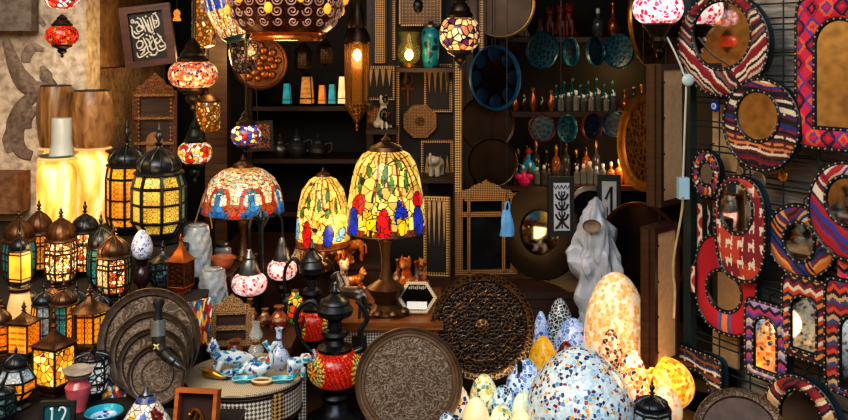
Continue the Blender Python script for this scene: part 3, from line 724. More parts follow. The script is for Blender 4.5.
lantern('small dome lantern with white and amber panes behind the pagoda lantern', 42, (281, 292, 305, 340, 347), 24, on(44, 347, ZC), BLK, [ICE, AMB], 6, rz=.3, bars=(.7,))
lantern('brown domed lantern with teal and amber panes, second row', 62, (278, 290, 304, 344, 351), 28, on(64, 351, ZC), BRN, [AMB, TEAL, AMB], 6, rz=.0, bars=(.8,))
lantern('wide lantern with four-dot amber panes right of the pagoda lantern', 88, (290, 302, 316, 350, 359), 34, on(90, 353, ZC), BRN, [AMB2, AMB], 6, ((.85, 0), (1, .06), (1, .9), (1.02, 1)), rz=.0, roof='cone', bars=(.12,))
lantern('low dark lantern with white lattice glass behind the pink vase', 92, (342, 348, 354, 386, 393), 34, on(93, 397, ZD), BLK, [WHT_M], 6, ((.85, 0), (1, .3), (1, .8), (.95, 1)), rz=.5)
lantern('square amber lantern with pointed pagoda roof in the front row', 54, (300, 327, 341, 381, 391), 39, on(54, 394, ZD), BRN, [mosaic('amber_scroll_glass', ['f09a20', 'ffc848', 'ffb030', 'd87814', 'ffe080'], 55, .06, '5a2a0c', .8)], 4, ((.95, 0), (1, .05), (1, .95), (1, 1)), rz=.42, roof='cone')
lantern('square amber lantern behind the front faceted lantern', 24, (312, 324, 333, 364, 369), 30, on(24, 357, ZC), BRN, [AMB, AMB2], 4, ((.95, 0), (1, .05), (1, .95), (1, 1)), rz=.6, roof='cone')
lantern('amber lantern with brown cap cut off by the left edge', 1, (296, 312, 328, 352, 358), 22, on(1, 355, ZC), BRN, [AMB2], 6, rz=.6)
lantern('front faceted lantern with pale blue shoulders and amber lower panes', 17, (343, 352, 366, 396, 406), 37, on(16, 408, ZD), BLK, [AMB, AMB2], 6, ((.62, 0), (1, .28), (1, .62), (.62, 1)), rz=.25, upper=ICE)
lantern('dark lantern with teal lattice panes cut off in the bottom left corner', 3, (384, 392, 400, 424, 430), 26, on(3, 424, ZD), BLK, [DGR], 6, rz=.1)
lantern('slender smoky glass lantern under the big black lantern', 163, (245, 256, 266, 288, 296), 26, on(163, 291, ZB), BLK, [DGR], 6, rz=.2, roof='cone')
lantern('square copper lantern with pierced panels beside the smoky lantern', 184, (240, 250, 268, 294, 300), 26, on(181, 293, ZB), COP, [engraved('pierced_copper', '5a3216', '0c0805', 60)], 4, ((.95, 0), (1, .05), (.98, 1)), rz=.5, roof='cone')
for i, (x, w, m, mt, yt, lab) in enumerate(((29, 23, AMB2, BLK, 283, 'small dark lantern squeezed behind the square amber one at left'), (52, 23, GRN, BRN, 281, 'small brown lantern with green panes between the middle rows'), (77, 25, AMB, BLK, 284, 'small black lantern with amber panes, tip just left of the filigree dome lantern'), (101, 25, REDF, BLK, 289, 'small black lantern with red filigree below the brown ribbed dome lantern'), (120, 22, DGR, BLK, 294, 'small smoky lantern against the top of the nested trays'))):
    lantern(lab, x, (yt, yt+11, yt+23, 331, 338), w, on(x, 334, ZC), mt, [m], 6, rz=.2*i, bars=(.8,))
# painted egg on a turned stand
p = on(142, 295, ZB); s = p.y/FPX
t = thing('egg_ornament', 'white ceramic egg with blue dots on a dark turned stand', 'ornament', p)
MB().lathe([(9*s, 0), (9*s, 3*s), (4*s, 6*s), (4*s, 9*s), (8*s, 13*s), (9*s, 19*s), (8*s, 25*s), (4*s, 29*s), (6*s, 35*s), (8*s, 37*s)], 24).build('stand', plain('dark_plum_lacquer', '2c141a', .25, var=.3), t)
MB().lathe([(r, 36*s+z) for r, z in egg_prof(10.5*s, 29*s)], 30, cap=False).build('egg', dots('blue_spotted_glaze', 'd4d8de', ['2c4a9a', '3a62b4', '7090c8'], 95, .38), t)
# pink vase, stones, sign, bowl, frame, small shade
p = on(78, 411, ZD)
s = p.y/FPX
t = thing('pink_vase', 'pink-red glass vase with wide mouth on the front step', 'vase', p)
RG = plain('pink_red_glass', 'c25a62', .15, var=.3, scale=20)
MB().lathe([(r*s, z*s) for r, z in ((6, 0), (8, 1), (9, 8), (12, 20), (12.5, 25), (9, 29), (8, 31), (12, 35), (13, 36), (11, 35), (7, 31), (1e-3, 30))], 32, cap=False).build('body', RG, t)
t2 = thing('pale_stone_dish', 'stack of grey stone dishes on the mouth of the pink vase', 'dish', p+Vector((0, 0, 36*s)), (.08, .06, 0))
for i, (r, z) in enumerate(((13, 0), (14.5, 3.2))):
    MB().lathe([(r*.5*s, z*s), (r*s, (z+1.6)*s), (r*1.02*s, (z+2.3)*s), (r*.9*s, (z+2.2)*s), (r*.4*s, (z+1.2)*s), (1e-3, (z+1.1)*s)], 28, cap=False).build('dish_shell', plain('grey_stone', '8a8378', .7, var=.4, scale=40), t2, 'grey speckled dish')
# framed number plate: 12
p = on(57, 431, ZD); s = p.y/FPX
t = thing('number_sign', 'small black framed sign with the number 12 in white on teal', 'sign', p, (math.radians(-8), 0, .05))
b = MB(); w, h = 17*s, 29*s
for x0, x1, z0, z1 in ((-w, w, 0, 4*s), (-w, w, h-4*s, h), (-w, -w+4*s, 4*s, h-4*s), (w-4*s, w, 4*s, h-4*s)): b.box(((x0+x1)/2, 0, (z0+z1)/2), (x1-x0, .016, z1-z0))
b.build('frame', BLKP, t)
MB().box((0, .003, h/2), (2*w-7*s, .008, h-7*s)).build('teal_panel', plain('teal_glass_panel', '14525c', .3, emit=.05), t)
dg = MB()
Z0 = 6*s
dg.tube([(-7*s, -.003, Z0+15.5*s), (-5.2*s, -.003, Z0+17*s), (-5.2*s, -.003, Z0)], 1.1*s, 6)
dg.tube(arc([(1.5*s, -.003, Z0+13.5*s), (3*s, -.003, Z0+16.5*s), (6*s, -.003, Z0+16.5*s), (8*s, -.003, Z0+13*s), (6*s, -.003, Z0+7*s), (2*s, -.003, Z0+.4*s)]), 1.1*s, 6)
dg.tube([(2*s, -.003, Z0+.2*s), (8.5*s, -.003, Z0+.2*s)], 1.1*s, 6)
dg.build('digits', plain('white_numerals', 'cfe0e0', .4, var=.05), t)
# blue bowl
p = on(104, 421, ZD); s = p.y/FPX
t = thing('blue_bowl', 'turquoise bowl with a blue patterned inside at bottom left', 'bowl', p)
MB().lathe([(r*s, z*s) for r, z in ((8, 0), (9, 1), (16, 6), (19, 9.5), (18.4, 10.3), (15, 7.5), (13, 5.5))], 40, cap=False).build('body', plain('turquoise_glaze', '1f8ea4', .2, var=.2), t)
MB().lathe([(13*s, 5.5*s), (8*s, 3.6*s), (1e-3, 3*s)], 40, cap=False).build('patterned_inside', dots('blue_white_inside', '9fb8d8', ['1d3f94', '2c60b0', '16306c'], 70, .4), t)
# little leaded shade standing on the step
TIFW = mosaic('white_blue_leaded_glass', ['e8e6dc', 'f2efe6', 'd8d8d0', 'e8c23a', '3a62b4', 'e4e0d2', '4a8a5a', 'a03a34'], 62, .05, '14100c', .25)
p = on(146, 429, ZD); s = p.y/FPX
t = thing('glass_cone_lamp', 'small cone leaded-glass lamp with yellow and blue flowers at bottom', 'lampshade', p)
def flow(a, v):
    b = (a+PI/2+PI) % (2*PI)-PI; x = math.sin(b) if abs(b) < PI/2 else math.sin(PI-b)
    for cx, cy, c in ((-.5, .35, hx('f0c01c')), (.15, .42, hx('2c4aa8')), (.75, .5, hx('8a1c2c'))):
        d = math.hypot(x-cx, (v-cy)*.9); an = math.atan2(v-cy, x-cx)
        if d < .07: return hx('e88a1c') if c[2] < .2 else hx('1a2a70')
        if d < .24*(.7+.3*abs(math.cos(2.5*an))): return c
    if v > .85: return hx('3a5a9c')
    return hx('e6e4da') if abs(((v*7) % 1)-.5) < .47 else LEAD
MB().lathe([(r*s, z*s) for r, z in [(27-1.1*i**1.12, i*2.55) for i in range(14)]], 96, paint=flow, cap=False).build('glass_panels', vcol('small_shade_glass', .25, .3, 70), t)
MB().lathe([(4.5*s, 33*s), (5*s, 35*s), (3*s, 38*s), (2*s, 41*s), (.4*s, 45*s)], 20).build('metal_finial', SLV, t)
# orange wood shadow box with a gold trinket
p = on(195, 433, ZD); s = p.y/FPX
t = thing('shadow_box', 'orange wood shadow box frame at the bottom by the round table', 'frame', p, (math.radians(-14), 0, -.12))
b = MB(); w, h = 22*s, 42*s
for x0, x1, z0, z1 in ((-w, w, 0, 4*s), (-w, w, h-4*s, h), (-w, -w+4*s, 4*s, h-4*s), (w-4*s, w, 4*s, h-4*s)): b.box(((x0+x1)/2, 0, (z0+z1)/2), (x1-x0, .03, z1-z0))
b.build('frame', WOR, t); MB().box((0, .012, h/2), (2*w-7*s, .006, h-7*s)).build('back_board', plain('dark_red_backing', '2c0f0a', .8), t)
b = MB(); b.tube(arc([(-8*s, 0, 14*s), (-3*s, 0, 22*s), (3*s, -.004, 20*s), (8*s, 0, 12*s)]), [1*s+.09*s*i for i in range(10)]+[2*s-.12*s*i for i in range(9)], 8); b.ball((-7*s, 0, 17*s), 2.2*s); b.tube([(0, 0, 20*s), (-2*s, 0, 8*s)], .9*s); b.tube([(4*s, 0, 18*s), (5*s, 0, 8*s)], .9*s)
o = b.build('gilt_trinket', BRS, t)
# nested trays leaning on the step, dagger in front
BR1 = engraved('brown_beaten_tray', '4e4136', '84735f', 26, 1.5, .5, .55, 'noi', .3); BR2 = plain('brown_tray_rim', '5c4e42', .45, .6, var=.4, scale=60)
BR3 = engraved('grey_engraved_tray', '5a4c40', '8c7c6c', 55, 1.2, .5, .5, 'noi', .25)
p0 = on(153, 396, ZD)
for lab, cx, w, dy, mt in (('largest of the nested brown trays leaning at left, rearmost', 152, 103, .078, (BR1, BR2)), ('second largest nested tray with a rope rim, leaning at left', 155, 84, .052, (BR3, BR2)), ('third nested tray, smooth brown, leaning at left', 157, 71, .026, (BR1, BR2)), ('smallest nested tray, finely engraved and frontmost, leaning at left', 161, 58, 0, (BR3, BR2))):
    q = Vector(((cx+2-CX)/FPX*(p0.y+dy), p0.y+dy-.065, ZD))
    tray(lab, cx, 396, w, q, mt, lean=15, rz=.06, rimw=.16, mid=.55, group=None)
p = P(154, 366, 2.33)
t = thing('curved_dagger', 'curved dagger with silver-banded black handle propped before the nested trays', 'dagger', P(180, 367, 2.335))
l0 = t.location
L = lambda x, y: Vector(((x-180)*p.y/FPX, (367-y)*p.y/FPX*.22, (367-y)*p.y/FPX))
MB().tube([L(155, 325), L(155, 313), L(154.5, 307), L(155, 302)], [.013, .009, .016, .013], 14).build('handle', BLKP, t)
MB().tube([L(156, 338), L(155, 323)], [.0195, .0195], 18).build('silver_band', plain('bright_silver', '9aa4ac', .25, .8), t)
sh = MB().tube(arc([L(156, 336), L(158, 346), L(162, 353), L(169, 359)]), [.018]*6+[.017]*6+[.014]*7, 12).build('sheath', plain('black_leather', '1c1a14', .5, var=.4), t)
fl = MB()
for i in range(4):
    a = PI/4+i*PI/2; q = L(157, 346)+Vector((0, -.018, 0)); fl.tube([q+Vector((math.cos(a)*.002, 0, math.sin(a)*.002)), q+Vector((math.cos(a)*.010, 0, math.sin(a)*.010))], [.0035, .0015], 6)
fl.build('pale_flower', plain('bone_flower', 'c8b88a', .5), sh)
MB().tube(arc([L(168, 358), L(176, 364), L(186, 370)]), [.013]*5+[.008]*4+[.005, .003, .002, .0015], 10).build('curved_tip', plain('steel_tip', '565a5e', .3, .8), t)
# woven cloths between the trays and lanterns
WOV = mosaic('striped_woven_cloth', ['b02a24', '24407a', 'd8d4c8', 'e0a02c', '7a1a20', '3a7a9a'], 55, .03, '2a1410', 0, .9, 1, (2.2, 2.2, .7))
def cloth(label, pts, depth, name='woven_cloth'):
    n = len(pts); vs = []; fs = []; m = 12
    for i in range(m+1):
        for j in range(m+1):
            u, v = i/m, j/m
            a, b2 = pts[0].lerp(pts[1], u), pts[3].lerp(pts[2], u); q = a.lerp(b2, v)
            vs.append(q+Vector((0, depth*math.sin(u*15+v*2), 0)))
    fs = [(i*(m+1)+j, (i+1)*(m+1)+j, (i+1)*(m+1)+j+1, i*(m+1)+j+1) for i in range(m) for j in range(m)]
    c = pts[3].copy(); o = MB().add([v-c for v in vs], fs).build(name, WOV); o.location = c
    m_ = o.modifiers.new('Solidify', 'SOLIDIFY'); m_.thickness = .003
    return tag(o, label, 'cloth')
cloth('multicoloured woven cloth hanging between the pink vase and the trays', [P(103, 352, 2.505), P(135, 352, 2.505), P(126, 400, 2.44), P(100, 402, 2.42)], .004)
cloth('red and blue woven cloth hanging right of the nested trays', [P(186, 303, 2.70), P(214, 296, 2.70), P(208, 345, 2.69), P(190, 345, 2.69)], .004)
# ================================================================== platform, counter, boxes, tables of the middle
ZP = .40; ZT3 = .684; ZCB = .77; ZP2 = .65
def bx(label, x0, x1, y0, y1, z0, z1, mat, name, cat, topm=None):
    t = thing(name, label, cat, ((x0+x1)/2, (y0+y1)/2, z0)); w, d, h = x1-x0, y1-y0, z1-z0
    MB().box((0, 0, (h-.025)/2), (w-.02, d-.02, h-.025)).build('body', mat, t)
    MB().box((0, 0, h-.0125), (w, d, .025)).build('top', topm or mat, t)
    return t
t = thing('display_platform', 'low dark platform under the egg lamps and ewers', 'display stand', (.4, 2.2, 0))
pf = [(-.30, 2.2), (1.33, 2.24), (.875, 3.02), (.875, 3.19), (1.2, 3.42), (1.2, 3.97), (-.12, 3.97), (-.12, 3.48), (-.41, 3.48), (-.41, 2.84), (-.30, 2.84)]
def slab(z0, z1):
    n = len(pf); return MB().add([(x-.4, y-2.2, z0) for x, y in pf]+[(x-.4, y-2.2, z1) for x, y in pf], [tuple(range(n-1, -1, -1)), tuple(range(n, 2*n))]+[(i, (i+1) % n, n+(i+1) % n, n+i) for i in range(n)])
slab(0, ZP-.02).build('cloth_cover', CLOTH, t); slab(ZP-.02, ZP).build('top_board', WDK, t)
bx('dark wooden counter behind, under the scroll-shade lamp', -.84, -.14, 3.5, 4.1, 0, ZCB, WDK, 'shop_counter', 'counter')
bx('wooden crate behind the round table under the carved frame', -.69, -.42, 2.84, 3.18, 0, .66, WDK, 'wooden_crate', 'crate')
bx('dark box behind the crate under the orange bowl', -.84, -.70, 3.26, 3.49, 0, .78, WDK, 'storage_box', 'box')
bx('dark low cabinet under the inlaid mirror frame and round black mirror', 0.02, .64, 3.53, 3.965, ZP, ZP2, WDK, 'low_cabinet', 'cabinet')
# inlaid side table under the big tulip lamp
t = thing('inlaid_side_table', 'inlaid wooden side table under the big tulip lamp', 'table', (-.13, 3.25, ZP)); h = ZT3-ZP
MB().box((0, 0, h-.012), (.39, .46, .024)).build('table_top', WMD, t)
ap = MB().box((0, -.19, h-.075), (.36, .02, .10)); ap.box((-.17, 0, h-.075), (.02, .38, .1)); ap.box((.17, 0, h-.075), (.02, .38, .1)); ap.build('apron', INL2, t)
ho = MB()
for x in (-.09, .07): ho.box((x, -.202, h-.08), (.05, .006, .055))
ho.build('lattice_opening', BLKP, t)
for x in (-.17, .17):
    for y in (-.19, .19): MB().box((x, y, (h-.025)/2), (.03, .03, h-.025)).build('leg', INL, t)
# round inlaid table
ty = 2.62; tz = CZ-(372-HY)*ty/FPX; tx = (245-CX)/FPX*ty; R = .172
t = thing('round_inlaid_table', 'round low table with diamond inlay band carrying blue ceramics', 'table', (tx, ty, 0))
MB().lathe([(R*.97, tz-.012), (R, tz-.009), (R, tz-.003), (R*.97, tz)], 64).build('table_top', checker('pale_inlay_top', 'c0b298', '8e7c62', 260, axis='z'), t)
MB().lathe([(R*1.0, tz-.013), (R*1.02, tz-.0125), (R*1.02, tz-.0115), (R*1.0, tz-.011)], 64).build('dark_edge', BLKP, t)
def diaper():
    m, nt, b = newmat('curved_diaper_inlay'); tc = nd(nt, 'ShaderNodeTexCoord'); sx = nd(nt, 'ShaderNodeSeparateXYZ'); nt.links.new(tc.outputs['Object'], sx.inputs[0])
    at = nd(nt, 'ShaderNodeMath', operation='ARCTAN2'); nt.links.new(sx.outputs['Y'], at.inputs[0]); nt.links.new(sx.outputs['X'], at.inputs[1])
    mu = nd(nt, 'ShaderNodeMath', operation='MULTIPLY'); nt.links.new(at.outputs[0], mu.inputs[0]); mu.inputs[1].default_value = .172
    cb = nd(nt, 'ShaderNodeCombineXYZ'); nt.links.new(mu.outputs[0], cb.inputs['X']); nt.links.new(sx.outputs['Z'], cb.inputs['Y'])
    mp = nd(nt, 'ShaderNodeMapping'); mp.inputs['Rotation'].default_value = (0, 0, PI/4); mp.inputs['Location'].default_value = (0, 0, .137); nt.links.new(cb.outputs[0], mp.inputs['Vector'])
    ck = nd(nt, 'ShaderNodeTexChecker', Scale=120.0, Color1=(*hx('dcd6c8'), 1), Color2=(*hx('54483c'), 1)); nt.links.new(mp.outputs[0], ck.inputs['Vector'])
    fin(nt, b, ck.outputs['Color'], .45); return m
DIA = diaper()
MB().lathe([(R*.955, tz-.1), (R*.955, tz-.013)], 64, cap=False).build('apron', DIA, t)
e = MB()
for z in (tz-.103, tz-.096, tz-.024, tz-.016): e.lathe([(R*.95, z-.0025), (R*.972, z-.0025), (R*.972, z+.0025), (R*.95, z+.0025)], 64)
e.build('apron_moulding', WDK, t)
for i in range(6):
    a = -PI/2-.30+i*PI/3; x, y = R*.955*math.cos(a), R*.955*math.sin(a)
    MB().box((x, y, (tz-.014)/2), (.030, .022, tz-.014), Matrix.Rotation(a+PI/2, 3, 'Z')).build('leg', STR if i % 2 else INL2, t)
ZR = tz
# ------------------------------------------------------------------ blue pottery on the round table
IZ = dots('iznik_blue_on_white', 'c4d0d4', ['1d5fa4', '2c86a8', '2a4a94', '3aa0a8'], 62, .42)
IZ2 = dots('iznik_teal_red_on_white', 'bccdd2', ['2a8aa0', 'a83a44', '2a4a94', '3aa8a0', '2a78a8'], 58, .44)
IZ3 = dots('iznik_fine_blue', 'b8c4d8', ['3a5aa4', '6a8ac4', '8a5a8a', '3a6ab0'], 85, .3)
figurine('lie', 'blue spotted white ceramic cat lying on the left of the round table', on(229, 374, ZR), .105, IZ, .55, cat='figurine')
figurine('fish', 'white ceramic fish with red and teal scales, tail raised, on the round table', on(260, 379, ZR), .108, IZ2, -.1, name='fish_figurine')
figurine('ele', 'white ceramic elephant with teal spots at the right of the round table', on(297, 377, ZR), .076, IZ2, .35, name='elephant_figurine', mirror=True)
p = on(279, 369, ZR); s = p.y/FPX
t = thing('painted_vase', 'slim-necked white vase with fine blue painting on the round table', 'vase', p)
MB().lathe([(r*s, z*s) for r, z in ((6, 0), (6.5, 1.5), (10, 6), (11, 12), (8, 18), (4, 22), (3, 27), (3, 38), (4.2, 41), (3.4, 41), (2.4, 38))], 32, cap=False).build('body', IZ3, t)
MB().lathe([(3.25*s, 29*s), (3.5*s, 30*s), (3.25*s, 31*s)], 24, cap=False).build('blue_band', plain('cobalt_band', '24408c', .3), t)
TQ = plain('turquoise_dish_glaze', '2596aa', .2, var=.2)
for lab, x, y, w, m in (('small navy glazed dish, leftmost along the front of the round table', 226, 380, 13, plain('navy_glaze', '16294e', .2)), ('turquoise fish-shaped dish left of the cream bangle on the round table', 243, 383, 21, TQ), ('turquoise fish-shaped dish right of the cream bangle on the round table', 282, 383, 22, TQ)):
    p = on(x, y, ZR); s = p.y/FPX; t = thing('glazed_dish', lab, 'dish', p, (0, 0, .12))
    MB().lathe([(w*.25*s, 0), (w*.5*s, 4.5*s), (w*.48*s, 5.5*s), (w*.3*s, 2.5*s), (1e-3, 1.8*s)], 28, sy=.55, cap=False).build('dish_body', m, t)
    MB().tube([(w*.4*s, 0, 4*s), (w*.56*s, 0, 5.5*s), (w*.62*s, 0, 8*s)], [2*s, 1.4*s, 2*s], 8).build('tail_fin', m, t)
    MB().tube([(w*.5*s*math.cos(a), w*.275*s*math.sin(a), 4.8*s+.6*s*math.sin(3*a)) for a in [i*PI/12 for i in range(24)]], .7*s, 6, True).build('pale_rim', plain('pale_turquoise', '8ac8d0', .25), t)
p = on(262, 384, ZR); s = p.y/FPX
t = thing('cream_bangle', 'cream and gold bangle lying at the front of the round table', 'bangle', p, (.12, 0, 0))
for k in (0, 1): MB().tube([(9.5*s*math.cos(a), (5.5-k)*s*math.sin(a), (1.4+2.6*k)*s) for a in [i*PI/14 for i in range(28)]], 1.2*s, 8, True).build('ring', plain('cream_bone', 'd8c49a', .35) if k else BRS, t)
p = on(213, 378, ZR+.004); s = p.y/FPX
t = thing('gold_slipper', 'small pointed golden slipper on the left of the round table', 'ornament', p, (0, 0, -.38))
GLD = plain('gold_leather', 'b8822c', .3, .7, var=.3)
o = remesh(MB().tube(arc([(-12*s, 0, 6.5*s), (-7*s, 0, 5*s), (0, 0, 4.5*s), (7*s, 0, 3*s), (13*s, 0, 2.4*s), (17*s, 0, 4.5*s)]), [1.5*s, 2.5*s, 3.2*s, 3.8*s, 4*s, 4.2*s, 4.3*s, 4.4*s, 4.5*s, 4.6*s, 4.6*s, 4.5*s, 4.4*s, 4.3*s, 4.1*s, 3.9*s, 3.6*s, 3.3*s, 3*s, 2.7*s, 2.4*s, 2.1*s, 1.9*s, 1.7*s, 1.5*s, 1.3*s, 1.1*s, 1*s, .9*s, .8*s, .7*s], 10).build('shoe_body', GLD, t), .6*s)
MB().tube([(-11*s+5*s*math.cos(a)*.8, 3.2*s*math.sin(a), 8*s) for a in [i*PI/8 for i in range(16)]], .9*s, 6, True).build('opening', plain('silver_braid', '9a9a94', .4, .5), t)
p = on(235, 360, ZR); s = p.y/FPX
t = thing('painted_jug', 'small brown pot with a turquoise flower at the back of the round table', 'pot', p)
MB().lathe([(r*s, z*s) for r, z in ((5, 0), (6, 1), (8, 7), (7.5, 12), (5, 16), (5.5, 19), (6.5, 20), (5, 19.5), (1e-3, 15))], 28, cap=False).build('body', plain('red_brown_glaze', '6b3422', .3, var=.4), t)
b = MB()
for i in range(6):
    a = i*PI/3; b.ball((3.2*s*math.cos(a), -7.4*s, 9*s+3.2*s*math.sin(a)), 2.1*s, 8, 5, sy=.4)
b.ball((0, -7.8*s, 9*s), 1.6*s, 8, 5, sy=.5); b.build('turquoise_flower', TQ, t)
# glass oil lamp
CG = glassy('clear_glass', 'c8d0d0', .05, .32)
p = on(256, 362, ZR); s = p.y/FPX
t = thing('glass_oil_lamp', 'clear glass oil lamp with chimney at the back of the round table', 'oil lamp', p)
MB().lathe([(r*s, z*s) for r, z in ((6, 0), (6, 1), (2.5, 3), (2.5, 5), (7, 8), (8, 12), (6, 16), (3.4, 18), (3.4, 19))], 28).build('font', CG, t)
MB().lathe([(r*s, z*s) for r, z in ((3.6, 18), (3.9, 19), (3.9, 20.5), (3.2, 21))], 20).build('burner', BRS, t)
MB().lathe([(r*s, z*s) for r, z in ((3.2, 21), (6.5, 25), (7, 28), (4.5, 33), (3.6, 38), (4.4, 40))], 28, cap=False).build('chimney', CG, t)
# ------------------------------------------------------------------ carved wooden frames
def carved_frame(label, l, tp, r, b, loc, mat, pane, crown=.24, lean=0, rz=0, bar=.2, name='carved_frame', cat='frame', rows=1, lower=None):
    s = loc.y/FPX; W, H = (r-l)*s, (b-tp)*s
    t = thing(name, label, cat, loc, (math.radians(-lean), 0, rz))
    hb = H*(1-crown); k = W*bar; d = .022
    f = MB()
    for x0, x1, z0, z1 in ((-W/2, -W/2+k, 0, hb), (W/2-k, W/2, 0, hb), (-W/2+k, W/2-k, 0, k*.8), (-W/2+k, W/2-k, hb-k*.7, hb)): f.box(((x0+x1)/2, 0, (z0+z1)/2), (x1-x0, d, z1-z0))
    for i in range(1, rows): f.box((0, 0, hb*i/rows), (W-2*k, d*.9, k*.6))
    for x in (-W/2, W/2): f.box((x, 0, hb*.5), (k*.35, d*1.2, hb*1.02))
    f.build('frame', mat, t)
    if crown:
        c = [(-W*.46, hb), (-W*.40, hb+H*crown*.28), (-W*.28, hb+H*crown*.34), (-W*.2, hb+H*crown*.62), (-W*.08, hb+H*crown*.78), (0, hb+H*crown), (W*.08, hb+H*crown*.78), (W*.2, hb+H*crown*.62), (W*.28, hb+H*crown*.34), (W*.40, hb+H*crown*.28), (W*.46, hb)]
        MB().prism(c, -d*.4, d*.4).build('crown', mat, t)
    MB().box((0, d*.25, hb/2), (W-k*1.6, d*.3, hb-k*.9)).build('pane', pane, t)
    return t
CARV = engraved('carved_brown_wood', '3c2210', '7a4a22', 110, 1, .6, 0, 'vor', .8)
CARV2 = engraved('inlaid_brown_wood', '6a431e', 'b08a50', 150, 1, .55, 0, 'vor', .5)
carved_frame('small carved wooden stand with pointed crown behind the round table', 209, 296, 252, 347, on(231, 346, .66), CARV2, WDK, .3, 8, .1, .16, rows=2)
t = carved_frame('tall carved lattice frame with arch on the stone pier', 134, 72, 175, 168, P(155, 168, 3.92), CARV, WDK, .2, 0, .15, .13, rows=3, name='lattice_frame')
s = 3.92/FPX; 
for x in (-15.5, 15.5): MB().lathe([((1.6 if k % 2 else .7)*s, (6+2*k)*s) for k in range(34)], 10, (x*s, -.012, 0)).build('turned_spindle', wood('spindle_wood', '4a2a12', '8a5a2c'), t)
MB().prism(archpoly(8*s, 17*s, (0, 19*s)), -.012, -.004).build('arched_pane', plain('tan_pane', '8a6440', .4, var=.3), t)
for z_ in (25, 50, 73): MB().box((0, -.008, z_*s), (38*s, .03, 2.2*s)).build('cross_rail', CARV2, t)
# ------------------------------------------------------------------ wrapped vases, jar, bowl
FILM = plain('crumpled_plastic_film', '98a4ae', .16, var=.25, scale=40, bump=1.0)
def wrapped(label, px, yt, yb, w, loc, cord=None, seed=1):
    s = loc.y/FPX; R = w/2*s; H = (yb-yt)*s; rnd = random.Random(seed)
    t = thing('wrapped_vase', label, 'wrapped vase', loc)
    mb = MB(); n, m = 40, 22; vs = []
    ph = [rnd.uniform(0, 6) for _ in range(8)]
    for j in range(m+1):
        v = j/m; r0 = R*(.78+.22*math.sin(PI*(.15+.75*v)))*(1-.12*v if v < .9 else .9)
        for i in range(n):
            a = 2*PI*i/n
            k = 1+.05*math.sin(5*a+ph[0]+v*9)+.04*math.sin(9*a-v*22+ph[1])+rnd.uniform(-.03, .03)
            vs.append((r0*k*math.cos(a), r0*k*math.sin(a), v*H))
    fs = [(j*n+i, j*n+(i+1) % n, (j+1)*n+(i+1) % n, (j+1)*n+i) for j in range(m) for i in range(n)]+[tuple(range(n-1, -1, -1)), tuple(m*n+i for i in range(n))]
    mb.add(vs, fs).build('plastic_wrap', FILM, t, sharp=25)
    MB().lathe([(R*.55, H-.001), (R*.6, H+.006), (R*.5, H+.008)], 20).build('rim', plain('clear_rim', '8a929a', .2), t)
    if cord:
        MB().tube(arc([((x-px)*s, -.01, (yb-y)*s) for x, y in cord]), .0028, 6).build('carry_cord', plain('tan_cord', '8a6440', .8), t)
    return t
wrapped('plastic-wrapped vase with a tan cord loop above the copper lantern', 197, 226, 274, 30, on(197, 274, .78), [(194, 228), (199, 212), (206, 192), (209, 205), (213, 228)], 3)
wrapped('bubble-wrapped vase standing left of the carved stand', 213, 272, 317, 30, on(213, 315, .66), None, 5)
p = on(221, 269, .78); s = p.y/FPX
t = thing('orange_bowl', 'orange-red clay bowl behind the wrapped vase', 'bowl', p)
MB().lathe([(r*s, z*s) for r, z in ((8, 0), (10, 2), (13, 7), (14, 12), (13, 12), (11, 8), (1e-3, 6))], 32, cap=False).build('body', plain('orange_clay', 'b0623c', .5, var=.3), t)
p = on(221, 262.5, .78)
t = thing('glass_jar', 'grey glass jar with a metal lid behind the orange bowl', 'jar', p+Vector((0, .03, 0)))
MB().lathe([(r*s, z*s) for r, z in ((8, 0), (9, 2), (9, 12), (6, 15))], 28).build('body', plain('grey_glass', '7a8288', .15, var=.2), t); MB().lathe([(r*s, z*s) for r, z in ((6.8, 15), (7, 18), (6, 19))], 28).build('lid', SLV, t)
# ------------------------------------------------------------------ stained-glass table lamps
shade_lamp('dome stained-glass lamp with red scrolls over blue lobes on a bronze stem', 243, 154, 167, 212, 82, on(243, 260, ZCB), scroll_paint,
  [(1, 0), (1.0, .06), (.97, .25), (.9, .5), (.76, .75), (.5, .93), (.24, 1.0)], .62, 52, stem=[(15, 261), (14, 258), (8, 255), (6, 250), (4, 244), (3.2, 235), (4, 228), (6.5, 224), (7, 220), (4, 217), (3.5, 208), (2.5, 180)], vname='scroll_glass', name='stained_glass_table_lamp')
shade_lamp('smaller bell stained-glass lamp with red and blue tulips, left of the big one', 323, 167, 176, 245, 54, on(323, 268, ZCB), shape_paint(TUL_SML, bg_tulip),
  [(1, 0), (1, .12), (.97, .35), (.9, .6), (.77, .8), (.5, .95), (.26, 1)], .72, 42, stem=[(12, 269), (11, 265), (5, 261), (4, 250), (3, 240), (2, 200)], vname='tulip_glass_small')
shade_lamp('big bell stained-glass lamp with red and yellow tulips on an ornate bronze base', 384, 133, 150, 231, 79, on(386, 314, ZT3), shape_paint(TUL_BIG, bg_tulip),
  [(1, 0), (1.0, .1), (.97, .3), (.92, .5), (.84, .7), (.74, .85), (.6, .95), (.4, 1)], .8, 31, stem=[(23, 314), (21, 309), (15, 306), (11, 303), (12, 299), (17, 292), (19, 287), (13, 283), (7, 279), (5, 270), (4.5, 258), (6, 247), (7, 243), (8.5, 240), (6, 236), (4, 230), (2, 190)], vname='tulip_glass_big')
